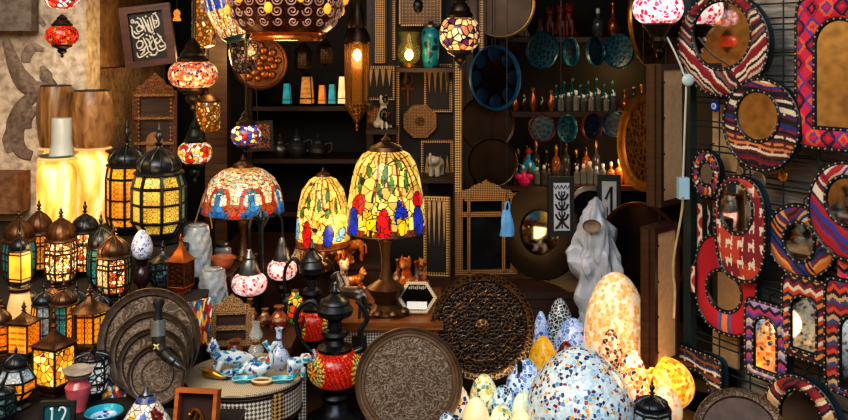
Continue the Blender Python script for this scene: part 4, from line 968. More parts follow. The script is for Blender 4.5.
# ------------------------------------------------------------------ mosaic ewers
REDM = mosaic('red_bead_mosaic', ['c81c14', 'd8301a', 'e85a1c', 'b81410', 'f0a01c', 'd82418'], 130, .09, '3a0c08', .45)
YLM = mosaic('yellow_flower_mosaic', ['e8b41c', 'f0c83a', '8a9a3a', 'e8e0b0', 'c81c14', '4a7a4a'], 120, .09, '3a2408', .45)
def ewer(label, px, ytop, yg0, yg1, yb, w, loc, rz=0, finH=1):
    s = loc.y/FPX; t = thing('mosaic_ewer_lamp', label, 'lamp', loc, (0, 0, rz)); y0 = yb
    z = lambda y: (y0-y)*s
    R = w/2*s; hg = z(yg0)-z(yg1); zg = (z(yg0)+z(yg1))/2
    def gp(a, v):
        an = -PI/2+PI*v; zz_ = math.sin(an)*.5
        for ac in (-PI/2-.8, -PI/2+1.25, PI/2):
            b = (a-ac+PI) % (2*PI)-PI; u = b*R/hg; d = math.hypot(u, zz_); th = math.atan2(zz_, u)
            if d < .07: return hx('e8b020')
            if d < .2: return hx('f0c030') if math.cos(6*th) > .1 else hx('b01410')
            if d < .29: return hx('c8d0a0') if math.cos(12*th) > 0 else hx('5a7a3a')
            if d < .40: return hx('e8c040') if math.cos(16*th) > -.3 else hx('9a3a1a')
        return hx('e04a14') if (int(a*23)+int(v*19)) % 4 == 0 else hx('c01410')
    g = MB().lathe([(r, zg+q) for r, q in globe_prof(R, hg, 48, .5)], 150, paint=gp).build('mosaic_globe', vcol('bead_mosaic', .5, .2, 190, .07, (.05, .012, .008)), t, sharp=80)
    MB().lathe([(R*1.0, 0), (R*1.02, z(yb-3)), (R*.8, z(yb)+hg*.12), (R*.5, z(yb)+hg*.3), (R*.42, (z(yg1))*.55), (R*.5, z(yg1)*.7), (R*.4, z(yg1)*.8), (R*.62, z(yg1)*1.0+.004)], 36).build('foot', BLK, t)
    H = z(ytop)-z(yg0); zn = z(yg0)
    n = [(.62, -.03), (.64, .02), (.36, .07), (.3, .14), (.5, .22), (.46, .27), (.26, .31), (.24, .42), (.34, .46), (.62, .52), (.66, .6), (.5, .68), (.52, .7)]
    MB().lathe([(R*r, zn+H*q) for r, q in n], 32).build('neck', BLK, t)
    MB().lathe([(R*.54, zn+H*.7), (R*.5, zn+H*.74), (R*.26, zn+H*.8), (R*.14, zn+H*.84), (R*.2, zn+H*.88), (R*.1, zn+H*.92), (R*.05, zn+H*1)], 24).build('lid', BLK, t)
    ha = arc([(-R*.55, 0, zn+H*.62), (-R*.9, 0, zn+H*.72), (-R*1.35, 0, zn+H*.55), (-R*1.3, 0, zn+H*.2), (-R*.95, 0, zn-hg*.02), (-R*.78, 0, zn-hg*.1)])
    MB().tube(ha, R*.085, 10).build('handle', BLK, t)
    sp = arc([(R*.72, 0, zn-hg*.1), (R*1.05, 0, zn+H*.03), (R*.9, 0, zn+H*.25), (R*1.15, 0, zn+H*.45), (R*1.0, 0, zn+H*.62), (R*.75, 0, zn+H*.72)])
    MB().tube(sp, [R*.13-R*.0022*i for i in range(len(sp))], 10).build('spout', BLK, t)
    return t
ewer('black ewer lamp with red mosaic globe in front, nearest of the pair', 335, 288, 353, 391, 424, 56, on(335, 419, ZP), 0)
ewer('black ewer lamp with red and yellow mosaic globe behind the front ewer', 312, 243, 312, 343, 381, 40, on(312, 377, ZP), 0)
# two-armed mosaic lamp
PINKM = mosaic('pink_white_mosaic', ['e8a8a8', 'fae0da', 'd86a78', 'b82a3e', 'f0c8b8', '8a1c3a', 'e89aa0'], 85, .06, 'f0d8cc', .6)
p = on(262, 318, .68) ; p = P(261, 352, 3.33); p.z = ZP; s = p.y/FPX; yb = 50+(CZ-ZP)/s
t = thing('two_arm_mosaic_lamp', 'black gooseneck lamp with two hanging pink and white mosaic globes', 'lamp', p)
z = lambda y: (yb-y)*s
MB().lathe([(20*s, 0), (20*s, 3*s), (10*s, 7*s), (4*s, 12*s), (3*s, 16*s)], 28).build('base', BLK, t)
MB().lathe([(3*s, 10*s), (2.6*s, z(300)), (2.6*s, z(222)), (4.2*s, z(221)), (4.6*s, z(217)), (3*s, z(214)), (1.4*s, z(211)), (.4*s, z(208))], 16).build('post', BLK, t)
for k, (x, yg0, yg1, w) in enumerate(((-9, 269, 291, 35), (19, 262, 283, 30))):
    dy = -.05 if k == 0 else .05
    a = MB().tube(arc([(0, 0, z(232)), (x*.45*s, dy*.5, z(216)), (x*.95*s, dy, z(222)), (x*s, dy, z(245))]), 1.5*s, 8).build('arm', BLK, t)
    hg = z(yg0)-z(yg1); zg = (z(yg0)+z(yg1))/2; R = w/2*s
    MB().lathe([(R*.6, z(yg0)-hg*.1), (R*.62, z(yg0)), (R*.5, z(yg0)+5*s), (R*.5, z(yg0)+7*s), (R*.3, z(yg0)+13*s), (R*.32, z(yg0)+15*s), (R*.1, z(yg0)+22*s)], 24, (x*s, dy, 0)).build('lamp_holder', SLV, a)
    MB().lathe([(r, zg+q) for r, q in globe_prof(R, hg)], 36, (x*s, dy, 0)).build('mosaic_globe', PINKM, a)
    MB().lathe([(R*.1, z(yg1)-22*s), (R*.2, z(yg1)-18*s), (R*.12, z(yg1)-14*s), (R*.4, z(yg1)-8*s), (R*.34, z(yg1)-5*s), (R*.6, z(yg1)+hg*.06)], 24, (x*s, dy, 0)).build('drop_finial', DKB, a)
# ------------------------------------------------------------------ figurines and small pots around the side table
PNT = dots('bright_painted_wood', 'c07a34', ['e0a03a', 'a8341c', 'd8c8a0', '3a6a8a', 'e0701c', '2c2c3a'], 60, .42, .35)
PNT2 = dots('orange_painted_wood', 'c8702c', ['e8b04a', 'a02c1c', 'e8d8b0', 'd8501c'], 60, .4, .35)
PNT3 = dots('white_blue_painted_wood', 'c8b89a', ['3a5a9a', 'c8901c', 'a03a2c', '2c3a4a'], 60, .4, .35)
figurine('horse', 'small dark silver horse figurine in front of the big tulip lamp base', on(351, 317, ZT3), .15, plain('dark_pewter', '4a4642', .35, .7, var=.4), -.6, name='horse_figurine', mirror=False)
for lab, kd, x, y, h, m, rz, nm, mi in (
  ('painted cat figurine with white and blue spots behind the horse', 'sit', 343, 297, .145, PNT3, .5, 'cat_figurine', False),
  ('orange painted lying cat figurine between the two tulip lamps', 'lie', 353, 290, .085, PNT2, -.2, 'cat_figurine', True),
  ('orange painted sitting cat figurine right of the big tulip lamp stem', 'sit', 407, 300, .165, PNT2, -.4, 'cat_figurine', False),
  ('bright patterned sitting cat figurine right of the bronze base, behind the hexagon mirror', 'sit', 422, 288, .12, PNT, .2, 'cat_figurine', False)):
    figurine(kd, lab, on(x, y, ZT3), h, m, rz, name=nm, mirror=mi)
for lab, kd, x, y, h, m, rz in (
  ('yellow and red painted sitting cat figurine under the smaller tulip lamp', 'sit', 309, 263, .09, PNT, .3),
  ('orange painted sitting cat figurine behind the smaller tulip lamp foot', 'sit', 343, 264, .1, PNT2, -.3)):
    figurine(kd, lab, on(x, y, ZCB), h*1.4, m, rz)
# hexagon mirror with a price card
p = on(417, 315, ZT3); s = p.y/FPX
t = thing('hexagon_mirror', 'hexagon mirror in a pale inlaid frame with a white card, on the side table', 'mirror', p, (math.radians(-8), 0, -.05))
hexo = [(20*s*math.cos(a), 17.5*s+20*s*math.sin(a)*.88) for a in [i*PI/3 for i in range(6)]]; hexi = [(x*.82, 17.5*s+(z-17.5*s)*.82) for x, z in hexo]
b = MB(); b.add([(x, -.012, z_) for x, z_ in hexo]+[(x, -.012, z_) for x, z_ in hexi]+[(x, .008, z_) for x, z_ in hexo]+[(x, .008, z_) for x, z_ in hexi],
  [f for i in range(6) for j in [(i+1) % 6] for f in ((i, j, 6+j, 6+i), (12+i, 18+i, 18+j, 12+j), (i, 12+i, 12+j, j), (6+i, 6+j, 18+j, 18+i))])
b.build('frame', checker('pearl_inlay', 'd2c6b0', '9a8c78', 220), t)
MB().prism(hexi, -.002, .006).build('mirror_glass', DGL, t)
cd = MB().box((0, -.006, 9.5*s), (20*s, .002, 7.5*s)).build('price_card', plain('white_card', 'dfe6ea', .7, var=.03), t)
tr = MB()
for i in range(9): tr.box(((-8+i*2)*s, -.004, 27*s+((i*7) % 3-1)*.4*s), (.9*s, .0015, (2.6+((i*5) % 3)*.6)*s))
tr.build('pale_etching', plain('etched_white', 'b8b4a4', .5), t)
# ------------------------------------------------------------------ two big carved trays
FT = engraved('arabesque_bronze', '5e4c3d', 'a08e7c', 38, 2.2, .45, .5, 'noi', .4); FR = plain('bronze_rim', '745c46', .4, .65, var=.25)
PT = engraved('pierced_dark_bronze', '1c1511', '55463a', 78, 1, .35, .75, 'vor', .6); PR = engraved('chased_bronze_rim', '4a3625', '8a6844', 70, 1, .32, .85, 'vor', .5)
p = on(409, 440, ZP)
tray('large brown arabesque tray leaning before the side table', 409, 440, 109, p, (FT, FR), lean=13, rz=.05, rimw=.13, mid=.86)
def petals(t, R, o):
    b = MB()
    for q, n in ((.72, 16), (.45, 10)):
        for i in range(n):
            a = 2*PI*i/n; c = o+Vector((R*q*math.cos(a), R*q*math.sin(a), .006))
            b.tube([c+Vector((R*.1*math.cos(k), R*.1*math.sin(k), 0)) for k in [j*PI/4 for j in range(8)]], .0028, 5, True)
    b.lathe([(R*.16, .002), (R*.14, .012), (R*.05, .016), (1e-4, .017)], 32, o, cap=False)
    b.build('raised_tracery', PR, t)
p = P(483, 381, 3.02)
tray('dark pierced metal tray with bright chased rim on an easel, right of the inlaid table', 483, 381, 105, p, (PT, PR), lean=10, rz=0, rimw=.16, mid=.62, boss=petals)
t = thing('plate_easel', 'black metal easel holding up the dark pierced tray', 'plate stand', (p.x, p.y, ZP)); hh = p.z-ZP
b = MB()
for x in (-.11, .12):
    b.box((x, -.028, hh*.55+.02), (.016, .014, hh+.1)); b.box((x, .03, hh-.012), (.014, .12, .014)); b.tube([(x, .03, hh-.01), (x*.6, .2, .0)], .006, 6)
b.box((0, .09, hh-.012), (.26, .012, .012)); b.build('easel_frame', BLK, t)
st = MB(); st.box((-.11, -.0365, hh*.5), (.010, .004, .045)); st.build('silver_clip', plain('clip_silver', 'a8b0b4', .3, .6), t)
# copper plate edge under the big shade
hung = P(408, 238, 3.5)

# ------------------------------------------------------------------ small pots and bottles crowded behind the round table and ewers
RP = dots('red_painted_pot', '7a2c1c', ['c86a2c', '2a1a18', 'd8a04a', '3a6a5a'], 55, .36, .3); BP_ = dots('brown_painted_pot', '5a3420', ['b8702c', 'c8a878', '8a2a1c'], 60, .36, .3); SG = mosaic('red_green_leaf_glass', ['c8281c', 'e8b83a', '4a7a34', 'd8501c', 'e8d070'], 50, .06, '140c08', .3)
for nm, cat, lab, x, y, w, h, m, kd in (('painted_pot', 'pot', 'red painted pot behind the slim white vase', 279, 330, 20, 24, RP, 'jug'), ('painted_pot', 'pot', 'small brown painted pot beside the carved stand', 265, 326, 14, 17, BP_, 'jug'), ('leaf_glass_vase', 'vase', 'red, green and yellow leaded glass vase left of the rear ewer', 295, 322, 15, 36, SG, 'slim'), ('dark_bottle', 'bottle', 'dark bottle behind the red painted pot', 287, 318, 9, 26, BLKP, 'slim'), ('painted_pot', 'pot', 'tall brown painted pot under the left pink mosaic globe', 250, 322, 15, 22, BP_, 'vase')):
    p = on(x, y, .66); s = p.y/FPX; t = thing(nm, lab, cat, p); pr = bottle_prof(kd, w*s, h*s); MB().lathe(pr, 28).build('body', m, t)
    r, z = pr[-1]; MB().lathe([(r*1.0, z-.002), (r*1.2, z+.002), (r*1.15, z+.005), (r*.8, z+.004)], 24).build('rim', BRS if nm != 'dark_bottle' else SLV, t)
for nm, lab, x, y, h, m, kd, rz in (('cat_figurine', 'white and blue sitting cat figurine on the counter left of the smaller tulip lamp', 300, 262, .12, PNT3, 'sit', .4), ('cat_figurine', 'red-orange lying cat figurine on the counter behind the rear ewer lid', 333, 254, .09, PNT2, 'lie', .2), ('horse_figurine', 'orange painted horse figurine on the counter behind the big lamp stem', 352, 262, .12, PNT2, 'horse', .3)):
    figurine(kd, lab, on(x, y, ZCB), h, m, rz, name=nm)
for lab, x, y, w, h, m in (('tall painted pot right of the big tulip lamp stem', 417, 296, 16, 34, RP), ('bright painted pot behind the bronze lamp base', 398, 290, 15, 30, BP_)):
    p = on(x, y, ZT3); s = p.y/FPX; t = thing('painted_pot', lab, 'pot', p); pr = bottle_prof('vase', w*s, h*s); MB().lathe(pr, 28).build('body', m, t); r, z = pr[-1]; MB().lathe([(r, z-.002), (r*1.2, z+.002), (r, z+.005)], 24).build('rim', BRS, t)
# ================================================================== egg lamps
def mz(n, pal, sc, gp='dfe6ea', e=.35, gap=.045): return mosaic(n, pal, sc, gap, gp, e*.7, .2)
E_BIG = mz('big_egg_tiles', ['bcdcec', 'd6e8f0', 'a8cce0', '1c3468', 'e2eef2', 'c4dcea', '2a4a86', '9ac4de', '7a1c2c', 'd0e6f0', '5a94c4', 'd8a034', 'bedbe8', '2c2c44', 'cfe3ec', 'b4d4e6'], 90, e=.10)
E_BLU = mz('blue_lilac_tiles', ['6a94cc', '8ab0dc', '4a74b4', 'a8b0dc', '5a8ac8', 'b4c8e8', '3a5a9c'], 68, 'c8d0e8', .35)
E_YEL = mz('yellow_tiles', ['f0a818', 'f8b828', 'e89810', 'f8c440'], 80, 'ffd060', .42, .03)
E_LBL = mz('light_blue_tiles', ['9ab8dc', '7aa0d0', 'b8d0e8', '4a74b4', 'c8dcec', '2a4a8c'], 80, 'd4e0ec', .35)
E_GRN = mz('green_dotted_tiles', ['e8e0a0', 'b8c070', 'f0ecc8', '3a5a4a', 'd8b83a', '6a8a5a', 'e8e4c0'], 78, 'ece8cc', .4)
E_WHT = mz('white_dotted_tiles', ['fff0d0', 'f8e4b8', '7a1c34', 'ffe8c0', 'e8a034', '2a3a6a', 'fff4dc'], 76, 'fff0d4', .5)
E_CRM = mz('plain_cream_glass', ['ffe8b8', 'ffe4ac', 'ffecc4'], 30, 'ffe0b0', .3, .01)
E_NVY = mz('navy_dotted_tiles', ['c8dce4', '1c3a6a', '8ab4c8', '2a2a4a', 'd8e4e4', '5a8ab4'], 82, 'dce6e8', .3)
E_PGN = mz('pale_green_tiles', ['c8dcc0', 'dce8d0', 'a8c4a8', 'e8ecd8'], 70, 'e4ecdc', .35)
E_GLD = mosaic('gold_marbled_tiles', ['f0d0a0', 'f0c078', 'f0dcc0', 'f0b060', 'f4e4c8', 'e0a860'], 75, .03, 'f0d8b0', .26, .25)
E_ORG = mosaic('orange_gold_tiles', ['ff9c18', 'ffb428', 'ffc850', 'f08810', 'ffd870', 'e87014'], 75, .03, 'ffc860', .7, .25)
E_PCH = mosaic('peach_chip_tiles', ['f0b080', 'e8906a', 'f8d0a0', 'f0a060', 'e8c8a8'], 62, .04, 'f8d8b0', .4, .25)
E_RED = mz('red_brown_tiles', ['8a2418', 'c86a2c', 'e8c090', '5a1810', 'd88a3a', 'f0dcb8', '2c1c2c'], 85, 'e8c8a0', .4)
E_MIX = mz('orange_mixed_tiles', ['f0a02c', 'f8e0b0', '8a2434', 'e8701c', 'fff0d0', '2c3a6a', 'f0c060'], 78, 'f8e4bc', .5)
E_BLK = mz('black_white_tiles', ['1a2028', '28323a', '10141a', '3a4a54'], 75, 'c8d4d8', .12, .07)
EG = [('largest egg lamp, pale blue tiles with navy and red chips, in front', 580, 347, 458, 104, 440, E_BIG),
 ('blue and lilac tiled egg lamp behind the largest egg', 573, 318, 374, 41, 380, E_BLU),
 ('yellow egg lamp between the big tray and the largest egg', 543, 336, 384, 31, 388, E_YEL),
 ('light blue tiled egg lamp left of the largest egg, below the yellow one', 525, 358, 410, 38, 407, E_LBL),
 ('green and yellow dotted egg lamp beside the big tray edge', 484, 374, 414, 28, 412, E_GRN),
 ('white egg lamp with red and orange chips at left end of the cluster', 457, 384, 424, 27, 421, E_WHT),
 ('plain cream egg lamp at the bottom of the cluster, second from left', 476, 397, 438, 27, 434, E_CRM),
 ('navy dotted egg lamp between the cream and light blue eggs', 503, 385, 421, 24, 418, E_NVY),
 ('small green dotted egg lamp at the bottom edge, right of the cream egg', 501, 405, 438, 24, 434, E_GRN),
 ('pale green egg lamp touching the left side of the largest egg', 523, 391, 428, 22, 424, E_PGN),
 ('tiny navy dotted egg lamp at the bottom edge, left end', 447, 412, 444, 20, 440, E_NVY),
 ('cream egg lamp at the bottom edge against the largest egg', 521, 408, 446, 22, 442, E_CRM),
 ('tall pale gold marbled egg lamp in front of the white plastic bag', 616, 272, 392, 62, 391, E_GLD),
 ('low wide glowing orange-gold lamp under the lower hanging frame', 665, 358, 442, 56, 408, E_ORG),
 ('peach and gold chipped egg lamp in front of the wide orange lamp', 664, 384, 442, 36, 428, E_PCH),
 ('small red-brown tiled egg lamp before the gold marbled lamp', 611, 329, 376, 30, 408, E_RED),
 ('orange egg lamp with mixed chips right of the largest egg', 632, 349, 408, 34, 420, E_MIX),
 ('black and white tiled egg lamp at the back by the plastic bag', 560, 298, 345, 30, 364, E_BLK),
 ('small blue tiled egg lamp at the back left of the black one', 541, 311, 352, 17, 366, E_BLU),
 ('dark red tiled egg lamp peeking between the yellow and blue eggs', 566, 341, 385, 26, 394, mz('deep_red_tiles', ['5a0c14', '8a1a1c', '2c0c14', 'a83a24'], 90, '1a0c10', .15))]
for lab, px, yt, yb, w, yc, m in EG:
    loc = on(px, yc, ZP); s = loc.y/FPX
    yb2 = 50+(CZ-ZP)/s
    egg(lab, px, yt, yb2, w, loc, m, pt=.08 if m is E_GLD or m is E_ORG else .3 if m is E_BIG else .24)
# purple patterned slipper behind the eggs
p = on(548, 350, ZP); s = p.y/FPX
b = MB().tube(arc([(-14*s, 0, 18*s), (-6*s, 0, 22*s), (4*s, 0, 23*s), (13*s, 0, 27*s)]), [.6*s, 1.5*s, 2.2*s, 2.8*s, 3.2*s, 3.5*s, 3.8*s, 4*s, 4.1*s, 4.2*s, 4.2*s, 4.1*s, 4*s, 3.8*s, 3.5*s, 3.1*s, 2.6*s, 2*s, 1.2*s], 10)
t = thing('purple_slipper', 'purple and orange embroidered slipper on a post behind the yellow egg', 'slipper', p)
b.build('slipper_body', dots('purple_embroidery', '4a2a5a', ['c8702c', '2a1a3a', 'd8a05a'], 70, .35, .8), t)
MB().lathe([(5*s, 0), (5*s, 1*s), (1.2*s, 2*s), (1.2*s, 19*s)], 14).build('display_post', BLK, t)
# black lantern top at the bottom right
lantern('black domed lantern with pale glass shoulders in front of the orange-gold lamp', 652, (383, 402, 414, 442, 452), 38, on(652, 446, ZP), BLK, [ICE], 8, ((.9, 0), (1, .4), (1, .9), (.85, 1)), rz=.1)
# ------------------------------------------------------------------ white plastic bag draped over a lamp
def bag():
    p = on(598, 364, ZP); s = p.y/FPX; H = (364-197)*s; n, m = 110, 96; rnd = random.Random(9)
    ctr = [(0, -2, 20), (.2, 0, 22), (.4, 1, 23), (.5, 0, 22), (.58, -1, 25), (.66, -3, 25), (.71, -1, 21), (.8, -2, 19.5), (.9, -4, 12), (.96, -3, 6), (1, -2, 1.2)]
    def cw(v):
        for a, b2 in zip(ctr, ctr[1:]):
            if a[0] <= v <= b2[0]:
                q = (v-a[0])/(b2[0]-a[0]); q = q*q*(3-2*q); return a[1]+(b2[1]-a[1])*q, a[2]+(b2[2]-a[2])*q
        return ctr[-1][1:]
    vs = []; cells = [(rnd.uniform(0, 2*PI), rnd.random()) for _ in range(75)]
    def facet(a, v):
        ds = sorted((min(abs(a-ca), 2*PI-abs(a-ca))*.16)**2+((v-cv_)*.62*(1+.5*math.sin(a)))**2 for ca, cv_ in cells)
        return math.sqrt(ds[1])-math.sqrt(ds[0])
    for j in range(m+1):
        v = j/m; cx, w = cw(v)
        for i in range(n):
            a = 2*PI*i/n
            f = 1+.09*math.sin(3*a+v*7)+.05*math.sin(7*a-v*13+1)-.16+min(.40, facet(a, v)*4.2)
            vs.append((cx*s+w*s*f*math.cos(a), w*s*.8*f*math.sin(a), v*H+.006*math.sin(4*a+v*20)*(v < .9)))
    fs = [(j*n+i, j*n+(i+1) % n, (j+1)*n+(i+1) % n, (j+1)*n+i) for j in range(m) for i in range(n)]+[tuple(m*n+i for i in range(n))]
    m_, nt, b = newmat('white_plastic_bag'); fin(nt, b, hx('a2aab6'), .38)
    nz = nd(nt, 'ShaderNodeTexNoise', Scale=6.0, Detail=2.0); v_ = coords(nt, (1, 1, .6)); nt.links.new(v_, nz.inputs['Vector']); vv = mixc(nt, .12, v_, nz.outputs['Color']); vz = nd(nt, 'ShaderNodeTexVoronoi', feature='F1', Scale=13.0); nt.links.new(vv, vz.inputs['Vector']); bumpn(nt, b, vz.outputs['Distance'], 1.0, .03)
    t = thing('plastic_bag', 'crumpled white plastic bag pulled over a standing lamp behind the eggs', 'plastic bag', p)
    MB().add(vs, fs).build('bag_film', m_, t, sharp=28)
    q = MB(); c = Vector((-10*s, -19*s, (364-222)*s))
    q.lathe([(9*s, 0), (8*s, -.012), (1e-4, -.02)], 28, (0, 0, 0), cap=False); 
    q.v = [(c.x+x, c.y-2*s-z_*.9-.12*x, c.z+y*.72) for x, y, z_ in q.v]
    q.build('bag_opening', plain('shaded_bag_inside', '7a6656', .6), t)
bag()
# dark round mirror & black round trays behind
BLKL = plain('black_lacquer', '2c241d', .3, .6, var=.35, scale=12)
def round_mirror(label, l, tp, r, b, g, loc, frm, glass, rz, lean=6):
    s = loc.y/FPX; R = (b-tp)/2*s; t = thing('round_mirror', label, 'mirror', loc, (math.radians(90-lean), 0, rz)); o = Vector((0, R, 0))
    MB().lathe([(R*g*.98, -.008), (R*.96, -.008), (R, .0), (R*.98, .014), (R*.8, .02), (R*g*1.05, .014), (R*g, .006)], 72, o, cap=False).build('frame', frm, t)
    MB().lathe([(R*g*1.02, -.004), (R*g*1.02, .004)], 64, o).build('mirror_glass', glass, t)
    return t
p = P(538, 291, 3.72); p.z = ZP2
round_mirror('wide black lacquer round mirror behind the pierced tray', 507, 197, 568, 291, .46, p, BLKL, plain('mirror_in_black_frame', '8a9088', .05, 1.0, var=.1, bump=0), -.66)
# wire-like row: framed panels with white ornament
ORN = plain('white_ornament', 'b8bcc0', .5, var=.1)
def ornament(px, l, tp, r, b, Y, lab, kind):
    p = P((l+r)/2, b, Y); s = Y/FPX; w, h = (r-l)*s, (b-tp)*s
    t = thing('ornament_panel', lab, 'panel', p, (math.radians(-3), 0, -.15 if kind else .1))
    MB().box((0, 0, h/2), (w, .03, h)).build('frame', BLKP, t)
    MB().box((0, -.0165, h/2), (w*.62, .004, h*.8)).build('white_field', plain('pale_panel', 'a8acb4', .5, var=.08), t)
    q = MB(); y = -.0195
    W = w*.31
    if kind == 0:
        for k in range(4): 
            q.tube([(-W+W*.5*k, y, h*.86), (-W+W*.5*(k+.5), y, h*.80), (-W+W*.5*(k+1), y, h*.86)], .0022, 4)
        for z0 in (.28, .45, .62):
            for sg in (-1, 1):
                q.tube(arc([(0, y, h*z0), (sg*W*.5, y, h*(z0+.02)), (sg*W*.8, y, h*(z0+.1))]), .0042, 5); q.tube(arc([(0, y, h*(z0+.02)), (sg*W*.35, y, h*(z0+.1)), (sg*W*.3, y, h*(z0+.14))]), .0034, 5)
        for sg in (-1, 1): q.tube(arc([(0, y, h*.3), (sg*W*.35, y, h*.2), (sg*W*.8, y, h*.14)]), .0048, 5)
        q.tube([(0, y, h*.14), (0, y, h*.76)], .0028, 5)
    else:
        q.tube([(-W*.5, y, h*.62), (W*.3, y, h*.82), (W*.3, y, h*.2)], .006, 5); q.tube([(-W*.3, y, h*.5), (-W*.3, y, h*.2)], .003, 5)
    q.build('black_ornament', BLKP, t)
    return t
# shelf unit on the right side of the shop
ZR1, ZR2, ZR3 = 1.666, 1.283, .905; UY0, UY1 = 4.6, 4.98
t = thing('shelving_unit', 'dark wooden shelving unit of bottles and figurines deep in the shop', 'shelf', (.88, 4.79, 0))
bz = 2.35
for x in (-.48, .48): MB().box((x, 0, bz/2), (.03, .38, bz)).build('side_panel', WDK, t)
MB().box((0, .185, bz/2), (.96, .012, bz)).build('back_panel', plain('dark_shelf_back', '17100b', .8, var=.4, scale=5), t)
for z in (ZR1, ZR2, ZR3, .5): MB().box((0, -.005, z-.0125), (.93, .37, .025)).build('shelf_board', WDK if z != ZR3 else wood('red_brown_shelf', '3a1c10', '5f3320'), t)
o = ornament(0, 548, 177, 574, 236, 3.5, 'black framed panel with white leaf ornament left of the plastic bag', 0); wire(o, P(561, 178, 3.5), (P(561, 178, 3.5).x, 3.5, 2.36))
# give the panels their feet: they stand on the low cabinet
o = ornament(1, 599, 176, 622, 240, 3.99, 'black framed panel with a numeral-like white stroke, behind the plastic bag', 1)
o.location.z = P(0, 240, 3.99).z
bx('tall dark plinth behind the plastic bag under the ornament panel', .66, .92, 3.985, 4.2, 0, P(0, 240, 3.99).z, WDK, 'plinth', 'plinth')
o.location.y = 4.02
p = P(592, 236, 4.08); p.z = P(0, 240, 3.99).z
round_mirror('small dark round plate between the two ornament panels', 570, 187, 612, 236, .7, Vector((p.x, 4.1, p.z)), BLKL, plain('smoky_plate', '14161a', .15, .5), -.2)
# small things on the shelves
BT = {'amber': plain('amber_bottle', 'a85a1c', .1, var=.3), 'clear': plain('clear_bottle', '6a6a66', .08, var=.2), 'dark': plain('dark_bottle', '2a1c16', .12, var=.3), 'copper': plain('copper_bottle', '9a542c', .25, .6, var=.3), 'white': plain('white_cap', 'c8ccd0', .4, var=.05), 'gold': plain('gold_cap', 'b8842c', .3, .7), 'teal': plain('teal_glass_bottle', '14484a', .1, emit=.02, var=.3), 'smoke': plain('smoke_bottle', '4a4648', .1, var=.3)}
protos = {}
def row(z, y, xs, kind, w, h, mats, caps, phrase, group, name='perfume_bottle', cat='bottle'):
    for i, x in enumerate(xs):
        m, c = mats[i % len(mats)], caps[i % len(caps)]; hh_ = h*(1+.12*((i*7) % 3-1))
        p = on(x, 0, 0) if False else Vector(((x-CX)/FPX*y, y, z))
        k = (kind, m, c)
        lab = f'{NTH[i]} from left of the {phrase}'
        if k not in protos: protos[k] = (bottle(lab, p, w, hh_, kind, BT[m], BT[c], group, name, cat), w, hh_)
        else:
            src, w0, h0 = protos[k]; dup(src, p, label=lab, group=group, scale=(w/w0, w/w0, hh_/h0)); 
row(ZR2, 4.68, [515+9*i for i in range(5)], 'jug', .040, .105, ['copper', 'dark'], ['gold', 'dark'], 'copper jugs at the left end of the middle shelf', 'copper jugs on the middle shelf', 'copper_jug', 'jug')
row(ZR2, 4.66, [561+7.6*i for i in range(8)], 'slim', .034, .095, ['clear', 'smoke'], ['white', 'white'], 'pale slim bottles on the middle shelf', 'pale bottles on the middle shelf')
row(ZR2, 4.82, [556+8*i for i in range(8)], 'round', .045, .15, ['teal'], ['teal'], 'teal glass bottles behind the pale slim ones', 'teal bottles on the middle shelf')
row(ZR2, 4.7, [625, 634, 642], 'vase', .05, .12, ['copper', 'dark', 'amber'], ['gold'], 'small vases at the right end of the middle shelf', 'vases on the middle shelf', 'small_vase', 'vase')
row(ZR3, 4.66, [516, 523, 530, 537, 544], 'slim', .034, .098, ['smoke', 'clear'], ['white'], 'white-capped bottles at the left of the lowest shelf', 'white-capped bottles on the lowest shelf')
row(ZR3, 4.66, [577, 583.5, 590, 596.5, 603], 'slim', .034, .105, ['clear'], ['white'], 'tall white-capped bottles in the middle of the lowest shelf', 'white-capped bottles on the lowest shelf')
row(ZR3, 4.7, [549, 555, 561, 567], 'slim', .028, .085, ['smoke'], ['clear'], 'small smoky bottles between the white-capped groups', 'smoky bottles on the lowest shelf')
row(ZR3, 4.82, [518, 527, 536, 546, 556, 566, 576, 586, 596], 'round', .05, .185, ['dark', 'amber', 'smoke'], ['gold', 'dark'], 'rear row of mixed bottles on the lowest shelf', 'rear bottles on the lowest shelf')
row(ZR3, 4.66, [611, 619, 627], 'round', .042, .13, ['amber'], ['white'], 'glowing amber bottles at the right of the lowest shelf', 'amber bottles on the lowest shelf')
p = Vector(((524-CX)/FPX*4.62, 4.625, ZR3)); t = thing('bow_bottle', 'bright pink bow-wrapped bottle on the lowest shelf', 'bottle', p)
PNK = plain('hot_pink_ribbon', 'c81c5a', .4, emit=.12, var=.2)
MB().lathe([(.018, 0), (.03, .015), (.03, .035), (.012, .055), (.01, .07)], 18).build('body', PNK, t); b = MB()
for s_ in (-1, 1): b.ball((s_*.025, -.01, .045), .022, 10, 6, sy=.5, sz=.7)
b.build('bow', PNK, t)
p = Vector(((529-CX)/FPX*4.72, 4.74, ZR3)); t = thing('turquoise_bottle', 'round turquoise bottle behind the pink bow bottle', 'bottle', p)
MB().lathe([(.02, 0), (.045, .03), (.05, .06), (.03, .1), (.01, .12), (.01, .15)], 20).build('body', plain('turquoise_bottle_glass', '1c8aa8', .1, emit=.08), t); MB().lathe([(.014, .149), (.02, .16), (.008, .18)], 14).build('stopper', plain('red_stopper', 'a8341c', .4), t)
